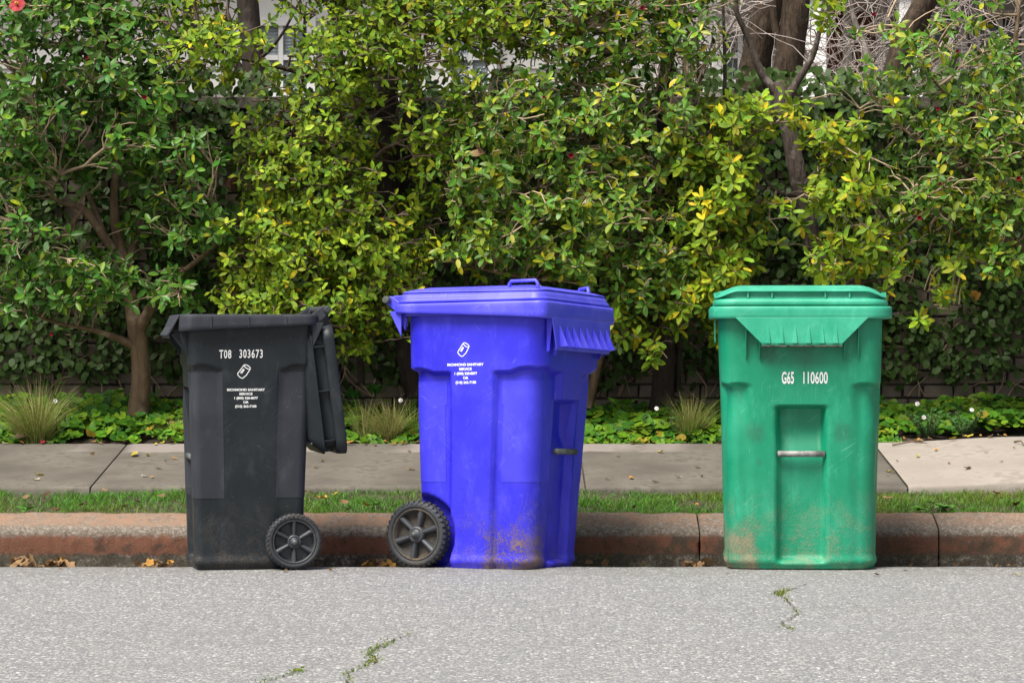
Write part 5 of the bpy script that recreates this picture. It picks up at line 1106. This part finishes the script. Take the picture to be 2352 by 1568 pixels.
rosette('broad_weed', 'small broad weed in the verge near the left edge', 60, 1172, 1.05, 8, .06, .45, (.06, .22, .03))
rosette('broad_weed', 'small broad weed in the verge left of the blue cart', 860, 1160, 1.15, 8, .05, .45, (.06, .20, .03))

# round-leaved ground cover on the bed
n = 19000; x = rng.uniform(-4.3, 4.3, n); y = 2.93 + rng.random(n) ** 1.25 * 0.95
keep = np.array([(fn(a, b, 0, 2.2, 6) + .45 - 1.3 * max(0, (b - 3.45)) - (.9 if (a > 1.95 and b < 3.15) else 0) - (.35 if b < 2.98 else 0)) > rng.uniform(-.3, .55) for a, b in zip(x, y)]); x, y = x[keep], y[keep]; n = len(x)
h = np.array([max(.006, .065 + .09 * fn(a, b, 0, 2.6, 3) + .05 * fn(a, b, 0, 8)) for a, b in zip(x, y)]) * sstep(2.90, 3.12, y) ** .7 * rng.uniform(.35, 1.0, n)
Bp = np.column_stack([x, y, bed_z(y) + h]); sz = rng.uniform(.016, .036, n) * (1 + .3 * (np.array([fn(a, b, 0, 4, 1) for a, b in zip(x, y)])))
N = np.column_stack([rng.normal(size=n) * .35, -.55 + rng.normal(size=n) * .35, np.ones(n)]); N = unit(N); u = unit(np.cross(N, rng.normal(size=(n, 3)))); v = np.cross(N, u); K = 8; ang = np.linspace(.35, 2 * math.pi - .35, K)
ring = Bp[:, None] + (u[:, None] * np.cos(ang)[None, :, None] + v[:, None] * np.sin(ang)[None, :, None]) * (sz[:, None, None] * (.82 + .18 * np.abs(np.sin(ang * 1.5))[None, :, None])) + N[:, None] * (sz * rng.uniform(-.1, .35, n))[:, None, None]
V = np.concatenate([Bp[:, None], ring], 1).reshape(-1, 3); T = (np.array([[0, k, k + 1] for k in range(1, K)])[None] + (np.arange(n) * (K + 1))[:, None, None]).reshape(-1, 3)
pal = np.array([(.070, .19, .012), (.115, .24, .014), (.035, .12, .012), (.17, .28, .018), (.025, .085, .010)]); tone = np.array([fn(a, b, 0, 1.6, 11) for a, b in zip(x, y)]); pi_ = np.clip((rng.random(n) * 4 + tone * 1.2), 0, 4.99).astype(int); cc = pal[pi_] * rng.uniform(.75, 1.2, (n, 1))
od = rng.random(n) < .02; cc[od] = np.array((.34, .25, .03)) * rng.uniform(.7, 1.2, (od.sum(), 1)); C = np.repeat(cc, K + 1, 0); C = C.reshape(n, K + 1, 3); C[:, 0] *= .8; C = C.reshape(-1, 3)
tag(obj('ground_cover', np_mesh('ground_cover', V, T, M['leaf_soft'], C)), 'round-leaved green ground cover along the bed', 'ground cover', kind='stuff')

# tufts of fine grass
def tuft(name, label, px, py, Y, n, h, spread, cols, cat='grass tuft', w=.0036):
    b = P(px, py, Y); b.z = bed_z(Y) - .01; root = empty(name, b); tag(root, label, cat); a = rng.uniform(0, 6.28, n); r = np.sqrt(rng.random(n)); H = h * rng.uniform(.2, 1.0, n) ** .8; skew = np.array((rng.uniform(-.35, .35), rng.uniform(-.25, .1), 0)) * h; B0 = np.column_stack([np.cos(a), np.sin(a), np.zeros(n)]) * (r * .055 * (h / .3))[:, None]
    lean = np.column_stack([np.cos(a), np.sin(a), np.zeros(n)]) * (spread * H * r * rng.uniform(.5, 1.3, n))[:, None] + rng.normal(size=(n, 3)) * np.array((.035, .03, 0)) + skew * rng.random((n, 1)); i = rng.integers(0, len(cols), n); c = np.array(cols)[i] * rng.uniform(.7, 1.25, (n, 1))
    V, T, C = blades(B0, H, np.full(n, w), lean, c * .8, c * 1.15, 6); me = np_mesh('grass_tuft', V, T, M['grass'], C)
    o = obj('blades', me, root); o['kind'] = 'stuff'; return root
STRAW, OLIVE, GRN = (.56, .46, .21), (.30, .30, .08), (.13, .24, .035)
tuft('grass_tuft', 'tall straw-coloured grass tuft at the left edge of the bed', 82, 965, 2.99, 900, .40, 1.0, (STRAW, OLIVE, OLIVE, GRN))
tuft('grass_tuft', 'low drooping grass tuft right of the camellia trunk', 392, 955, 3.12, 160, .17, 1.4, (OLIVE, GRN, STRAW))
tuft('grass_tuft', 'pale dry grass tuft between the black and blue carts', 895, 968, 3.04, 420, .27, .75, (STRAW, STRAW, OLIVE))
tuft('grass_tuft', 'thin upright grass tuft just right of the hanging black lid', 840, 968, 3.05, 170, .28, .5, (STRAW, OLIVE, GRN))
tuft('grass_tuft', 'green grass tuft close to the left side of the blue cart', 948, 965, 3.06, 260, .25, .8, (OLIVE, GRN, GRN))
tuft('grass_tuft', 'yellow-green grass tuft at the foot of the dark trunk', 1585, 978, 3.08, 460, .29, .75, (OLIVE, STRAW, OLIVE, GRN))
tuft('grass_tuft', 'withered brown grass tuft left of the dark trunk', 1462, 992, 3.1, 220, .13, 1.6, ((.30, .20, .10), (.20, .13, .07), STRAW))
# leafy little plants
rosette('bed_plant', 'upright seedling with broad leaves beside the hanging black lid', 862, 905, 3.5, 14, .075, .5, (.05, .17, .025), 1.6, cat='plant', jit=.03)
rosette('bed_plant', 'dark leafy seedling under the pale shrub', 812, 915, 3.45, 12, .07, .45, (.035, .13, .025), 1.8, cat='plant', jit=.03)
rosette('bed_plant', 'bright leafy plant behind the withered grass', 1435, 930, 3.4, 16, .06, .6, (.10, .24, .02), 1.0, cat='plant', jit=.05)
rosette('bed_plant', 'lobed bright green plant at the bed edge near the left trunk', 365, 1000, 2.98, 14, .07, .5, (.10, .28, .03), .7, cat='plant', jit=.04)
def flower_plant(label, px, py, Y, n, h, heads):
    b = P(px, py, Y); b.z = bed_z(Y) - .01; root = empty('flowering_plant', b); bpy.context.view_layer.update(); tag(root, label, 'flowering plant'); st = MB(); Bp, D, N = [], [], []
    for k in range(n):
        a = rng.uniform(0, 6.28); d = np.array((math.cos(a) * .7, math.sin(a) * .5, 1.0)); p = np.zeros(3); H = h * rng.uniform(.5, 1.0); q = p + d * H; st.tube([p, p + d * H * .5 + np.array((0, 0, .01)), q], .0016, 4)
        for s in range(16):
            t = rng.uniform(.2, 1.0); aa = rng.uniform(0, 6.28); Bp.append(p + d * H * t); D.append((math.cos(aa), math.sin(aa), .7)); N.append((0, -.4, 1))
    st.build('stems', M['twig_dark'], root); Bp, D, N = np.array(Bp), np.array(D, float), np.array(N, float); m = len(Bp); c = np.array((.035, .13, .04)) * rng.uniform(.6, 1.5, (m, 1)); L = rng.uniform(.018, .032, m)
    V, T, C = leaf_batch(Bp, D, N, L, L * .28, np.full(m, .1), np.full(m, .2), np.zeros(m), c, c); o = obj('foliage', np_mesh('foliage', V, T, M['leaf_soft'], C), root); o['kind'] = 'stuff'
    for (hx, hy_) in heads: flower(root, hx, hy_, Y - .06, .012, 'white')
flower_plant('little white-flowered plant beside the tall grass at the left', 128, 955, 3.05, 9, .14, ((127, 921),))
flower_plant('little white-flowered plant just left of the blue cart', 925, 955, 3.08, 9, .14, ((920, 919),))
flower_plant('little white-flowered plant left of the dark trunk', 1508, 975, 3.06, 8, .15, ((1508, 938),))
flower_plant('bushy white-flowered plant right of the green cart', 2130, 985, 3.06, 26, .17, ((2107, 927), (2122, 958)))
flower_plant('straggly white-flowered plant farthest right in the bed', 2215, 985, 3.08, 20, .16, ((2232, 941),))

# ------------------------------------------------------------------ fallen leaves and twigs
def zone(px):
    for lim, t in ((150, 'at the far left'), (430, 'left of the black cart'), (790, 'behind the black cart'), (965, 'between the black and blue carts'), (1375, 'behind the blue cart'), (1660, 'between the blue and green carts'), (2030, 'behind the green cart'), (2180, 'just right of the green cart')):
        if px < lim: return t
    return 'near the right edge'
LITC = {'tan': (.27, .165, .08), 'brown': (.11, .055, .026), 'yellow': (.58, .47, .06), 'orange': (.48, .25, .05), 'pale': (.55, .46, .30), 'red': (.50, .03, .06)}
LITM = {}
def lit_mesh(kind, lobed, i):
    key = (kind, lobed, i)
    if key in LITM: return LITM[key]
    r = np.random.default_rng(i * 17 + len(kind) * 5 + lobed); c = np.array(LITC[kind]) * r.uniform(.75, 1.2); V = [(0, 0, 0)]; n = 14 if lobed else 10
    for k in range(n):
        a = 2 * math.pi * k / n; rr = (.62 + .38 * abs(math.cos(2.5 * a))) if lobed else 1.0; x_ = rr * math.cos(a) * .5; y_ = rr * math.sin(a) * (.46 if lobed else .24); V.append((x_, y_, .16 * (x_ ** 2) * 4 * r.uniform(.3, 1.3) + .35 * abs(y_) * r.uniform(.2, 1.4) + r.uniform(-.03, .05)))
    T = [[0, k, k % n + 1] for k in range(1, n + 1)]; C = np.tile(c, (n + 1, 1)) * r.uniform(.7, 1.25, (n + 1, 1)); C[0] *= .8
    LITM[key] = np_mesh('fallen_leaf', V, T, M['litter'], C); return LITM[key]
def surf_z(x, y):
    if y < .73: return road_z(x, y)
    if y < VERGE_Y: return .10 + (y - .745) / .2 * .055
    if y < WALK_Y: return verge_z(x, y) + .022
    if y < BED_Y: return walk_z(x, y)
    return bed_z(y) + .02
def solve_y(px, py, y0, y1):
    best = None
    for y in np.linspace(y0, y1, 160):
        x_ = (px - CX) / FPX * (y + CD); e = abs(HZ - (surf_z(x_, y) - CH) * FPX / (y + CD) - py)
        if best is None or e < best[0]: best = (e, x_, y)
    return best[1], best[2]
def litter(px, py, rg, size, kind, label, group=None, lobed=False, tilt=.25, lift=.004, name='fallen_leaf', cat='leaf'):
    x_, y = solve_y(px, py, *rg); o = obj(name, lit_mesh(kind, lobed, random.randint(0, 4))); o.location = (x_, y, surf_z(x_, y) + lift); o.scale = (size,) * 3
    o.rotation_euler = (random.uniform(-tilt, tilt), random.uniform(-tilt, tilt), random.uniform(0, 6.28)); tag(o, label, cat, group); return o
WALKR, ROADR, GRASSR, GUT = (WALK_Y + .02, 2.89), (-4.2, .10), (VERGE_Y + .01, WALK_Y - .02), (.55, .72)
litter(208, 1005, (2.86, 2.9), .10, 'yellow', 'large round yellow leaf at the sidewalk edge left of the trunk', tilt=.9, lift=.03)
litter(40, 1003, (2.86, 2.9), .10, 'pale', 'large pale dry leaf at the sidewalk edge, far left', lobed=True, lift=.015)
for (px, py, s, k, lb) in ((310, 1047, .075, 'yellow', 'curled yellow leaf on the sidewalk left of the black cart'), (88, 1092, .055, 'yellow', 'bright yellow leaf on the sidewalk near the left edge'), (84, 1103, .04, 'pale', 'pale leaf on the sidewalk just below the bright yellow one'),
                          (98, 1019, .05, 'red', 'fallen pink petals on the sidewalk at the left'), (940, 1038, .03, 'yellow', 'small upright yellow leaf on the sidewalk left of the blue cart'), (945, 1080, .04, 'orange', 'orange leaf on the sidewalk against the blue cart'),
                          (1518, 1040, .045, 'yellow', 'thin yellow leaf on the sidewalk between blue and green carts'), (1505, 1108, .04, 'tan', 'tan leaf on the sidewalk edge between blue and green carts'), (1558, 1097, .04, 'pale', 'curled pale leaf on the sidewalk near the green cart'),
                          (2045, 1085, .05, 'yellow', 'yellow leaf on the sidewalk just right of the green cart'), (2108, 1050, .04, 'yellow', 'small yellow leaf on the lifted pale slab'), (2222, 1077, .05, 'brown', 'brown leaf lying on the pale slab, right')):
    litter(px, py, WALKR, s, k, lb)
g_ = 'small dry leaves scattered on the sidewalk'
for (px, py) in ((12, 1020), (62, 1018), (268, 1016), (372, 1018), (395, 1020), (358, 1022), (365, 1077), (380, 1060), (400, 1055), (332, 1095), (350, 1098), (340, 1047), (212, 1044), (232, 1020), (725, 1075), (740, 1060), (840, 1022), (862, 1024), (905, 1022), (930, 1021), (1395, 1102), (1420, 1050), (1450, 1100), (1602, 1075), (1612, 1095), (2150, 1035), (2265, 1040), (2300, 1062), (2330, 1030), (2180, 1065), (2060, 1060)):
    k = random.choice(('tan', 'orange', 'orange', 'tan', 'yellow', 'pale')); litter(px, py, WALKR, random.uniform(.022, .042), k, 'small %s leaf loose on the sidewalk %s' % (k, zone(px)), 'small leaves on the sidewalk ' + zone(px))
g_ = 'dead leaves resting in the verge grass'
for (px, py, s) in ((108, 1142, .07), (130, 1178, .07), (60, 1148, .04), (315, 1158, .05), (370, 1145, .04), (240, 1132, .035), (420, 1130, .035), (595, 1160, .05), (740, 1150, .06), (790, 1160, .05), (770, 1140, .04), (1400, 1170, .03), (1455, 1172, .04), (1600, 1165, .035), (1680, 1160, .05), (2040, 1150, .05), (2335, 1165, .045), (190, 1165, .05), (285, 1170, .045), (700, 1135, .03), (840, 1165, .045), (2290, 1140, .06)):
    k = random.choice(('tan', 'tan', 'orange', 'brown', 'yellow')); lb_ = random.random() < .4; litter(px, py, GRASSR, s, k, 'dead %s %s leaf resting in the verge grass %s' % ('lobed' if lb_ else 'narrow', k, zone(px)), 'dead leaves in the verge ' + zone(px), lobed=lb_, lift=.012, tilt=.5)
def pile(x0, x1, n, s, label, group, py=1296):
    for k in range(n):
        px = x0 + (x1 - x0) * random.random(); k_ = random.choice(('tan', 'brown', 'tan', 'orange', 'brown')); sz_ = random.uniform(.6, 1.2); o = litter(px, py + 4, GUT, sz_ * s, k_, label.replace('brown', ('big ' if sz_ > 1 else 'small ' if sz_ < .8 else '') + k_).replace('small small', 'small').replace('small big', 'big'), group, lobed=random.random() < .6, tilt=1.0, lift=random.uniform(.012, .04))
        o.location.y = random.uniform(.55, .70); o.location.z = road_z(o.location.x, o.location.y) + random.uniform(.012, .045); o.location.x = (px - CX) / FPX * (o.location.y + CD)
pile(40, 190, 22, .085, 'crumpled brown leaf in the gutter drift at the far left', 'gutter drift at the far left')
pile(300, 395, 16, .06, 'crumpled brown leaf in the gutter drift left of the black cart', 'gutter drift left of the black cart')
pile(835, 905, 14, .06, 'crumpled brown leaf in the gutter between black and blue carts', 'gutter drift between black and blue carts')
pile(1570, 1630, 12, .055, 'crumpled brown leaf in the gutter left of the green cart', 'gutter drift left of the green cart')
pile(1335, 1520, 7, .04, 'small brown leaf in the gutter right of the blue cart', 'leaves in the gutter right of the blue cart')
pile(2060, 2340, 8, .035, 'small brown leaf in the gutter right of the green cart', 'leaves in the gutter right of the green cart')
for (px, py, s, k, lb) in ((630, 1316, .02, 'pale', 'tiny pale leaf on the road in front of the black cart'), (2015, 1322, .035, 'tan', 'curled tan leaf on the road by the green cart'), (2335, 1322, .045, 'yellow', 'yellow leaf on the road at the right edge'), (140, 1308, .03, 'tan', 'tan leaf on the road at the left'), (655, 1313, .03, 'tan', 'flat tan leaf on the road beside the black cart wheel'), (760, 1310, .04, 'orange', 'dark orange leaf on the road right of the black cart wheel'), (1670, 1318, .02, 'yellow', 'tiny yellow leaf on the road left of the green cart'), (2078, 1312, .025, 'brown', 'brown scrap on the road right of the green cart')):
    litter(px, py, ROADR, s, k, lb)
g_ = 'dry leaves along the bed edge'
for j_ in range(38):
    px = random.choice((random.uniform(0, 420), random.uniform(790, 960), random.uniform(1380, 1650), random.uniform(2030, 2350))); k = random.choice(('tan', 'orange', 'orange', 'pale', 'yellow')); o = litter(px, 1012, (2.86, 2.90), random.uniform(.025, .055), k, 'dry %s leaf along the bed edge %s' % (k, zone(px)), 'dry leaves on the bed edge ' + zone(px), tilt=.4, lift=.012); o.location.y = random.uniform(2.84, 3.0); o.location.z = max(walk_z(o.location.x, 2.88), bed_z(o.location.y)) + .008
# dead leaves caught in the branches
for (px, py, Y, s, k, lb) in ((1098, 345, 2.72, .075, 'tan', 'curled tan dead leaf hanging in the middle camellia'), (528, 425, 3.15, .10, 'brown', 'large curled brown leaf caught above the black cart'), (880, 345, 3.35, .11, 'brown', 'brown dead leaf lodged against the dark trunk'), (2195, 540, 3.4, .07, 'brown', 'brown dead leaf caught on the creeper, right'), (2240, 680, 3.6, .07, 'orange', 'orange dead leaf stuck on the wall above the bed, right')):
    me = lit_mesh(k, True, random.randint(0, 4)).copy(); v_ = np.array([v.co for v in me.vertices]); v_[:, 2] += 1.5 * v_[:, 0] ** 2 - 1.2 * np.abs(v_[:, 1]) ** 1.3 + .08 * np.sin(v_[:, 0] * 13); me.vertices.foreach_set('co', v_.ravel().astype(np.float32)); me.update()
    o = obj('dead_leaf', me); o.location = P(px, py, Y); o.scale = (s,) * 3; o.rotation_euler = (R(75) + random.uniform(-.6, .6), random.uniform(-.9, .9), random.uniform(-.9, .9)); tag(o, lb, 'leaf')
# twigs lying about
for (a, b, rg, lb) in (((2050, 1025), (2130, 1022), WALKR, 'dark twig lying across the top of the pale slab'), ((2330, 1018), (2352, 1026), WALKR, 'small twig on the sidewalk at the right edge'), ((450, 1140), (468, 1172), GRASSR, 'bent brown stalk in the verge left of the black cart')):
    p, q = solve_y(*a, *rg), solve_y(*b, *rg); m_ = MB(); A_ = Vector((*p, surf_z(*p) + .008)); B_ = Vector((*q, surf_z(*q) + .010)); mid = (A_ + B_) / 2 + Vector((.01, .015, .012)); m_.tube([A_, mid, B_], [.005, .004, .002], 6); o = m_.build('fallen_twig', M['twig_dark'], None, True); tag(o, lb, 'twig')

# weeds growing in the cracks of the road
def crack(name, label, pts, dens, seed):
    r = np.random.default_rng(seed); root = empty(name, (0, 0, 0)); W = [np.array((*solve_y(px, py, -4.5, 0.05), 0.0)) for px, py in pts]; root.location = W[0]; tag(root, label, 'weed'); Q = catmull([tuple(p) for p in W], 10); Bp = []
    vs, q = [], []
    for i, p in enumerate(Q):
        w_ = .0020 * r.uniform(.3, 1.5); j = r.normal(size=2) * .004; vs += [(p[0] - w_ + j[0] - W[0][0], p[1] + j[1] - W[0][1], .0045), (p[0] + w_ + j[0] - W[0][0], p[1] + j[1] - W[0][1], .0045)]
    obj('crack', np_mesh('crack', vs, None, M['joint'], quads=[[2*i, 2*i+1, 2*i+3, 2*i+2] for i in range(len(Q) - 1)], smooth=False), root)
    for i, p in enumerate(Q):
        a = fn(p[0], p[1], seed, 4.0) + .15
        for k in range(int(max(0, a) * dens)): Bp.append((p[0] + r.normal() * .011 - W[0][0], p[1] + r.normal() * .035 - W[0][1], .002))
    if Bp:
        Bp = np.array(Bp); n_ = len(Bp); H_ = r.uniform(.005, .013, n_); th_ = r.uniform(0, 6.28, n_); ln = np.column_stack([np.cos(th_), np.sin(th_), np.zeros(n_)]) * (H_ * .8)[:, None]; cc_ = np.array((.16, .27, .015)) * r.uniform(.6, 1.3, (n_, 1)); yy = r.random(n_) < .3; cc_[yy] = np.array((.34, .28, .04))
        V, T, C = blades(Bp, H_, r.uniform(.003, .006, n_), ln, cc_ * .8, cc_); o = obj('blades', np_mesh('blades', V, T, M['grass'], C), root); o['kind'] = 'stuff'
crack('crack_weed', 'bright green weeds in a winding road crack below the green cart', [(1855, 1342), (1790, 1362), (1800, 1372), (1830, 1410), (1795, 1432), (1815, 1444)], 34, 3)
crack('crack_weed', 'thin green weeds in the road crack, bottom middle', [(940, 1455), (895, 1475), (850, 1500), (860, 1520), (805, 1545), (800, 1575)], 26, 9)
crack('crack_weed', 'sparse weeds in a short road crack, bottom left of middle', [(695, 1540), (660, 1550), (600, 1566)], 24, 14)
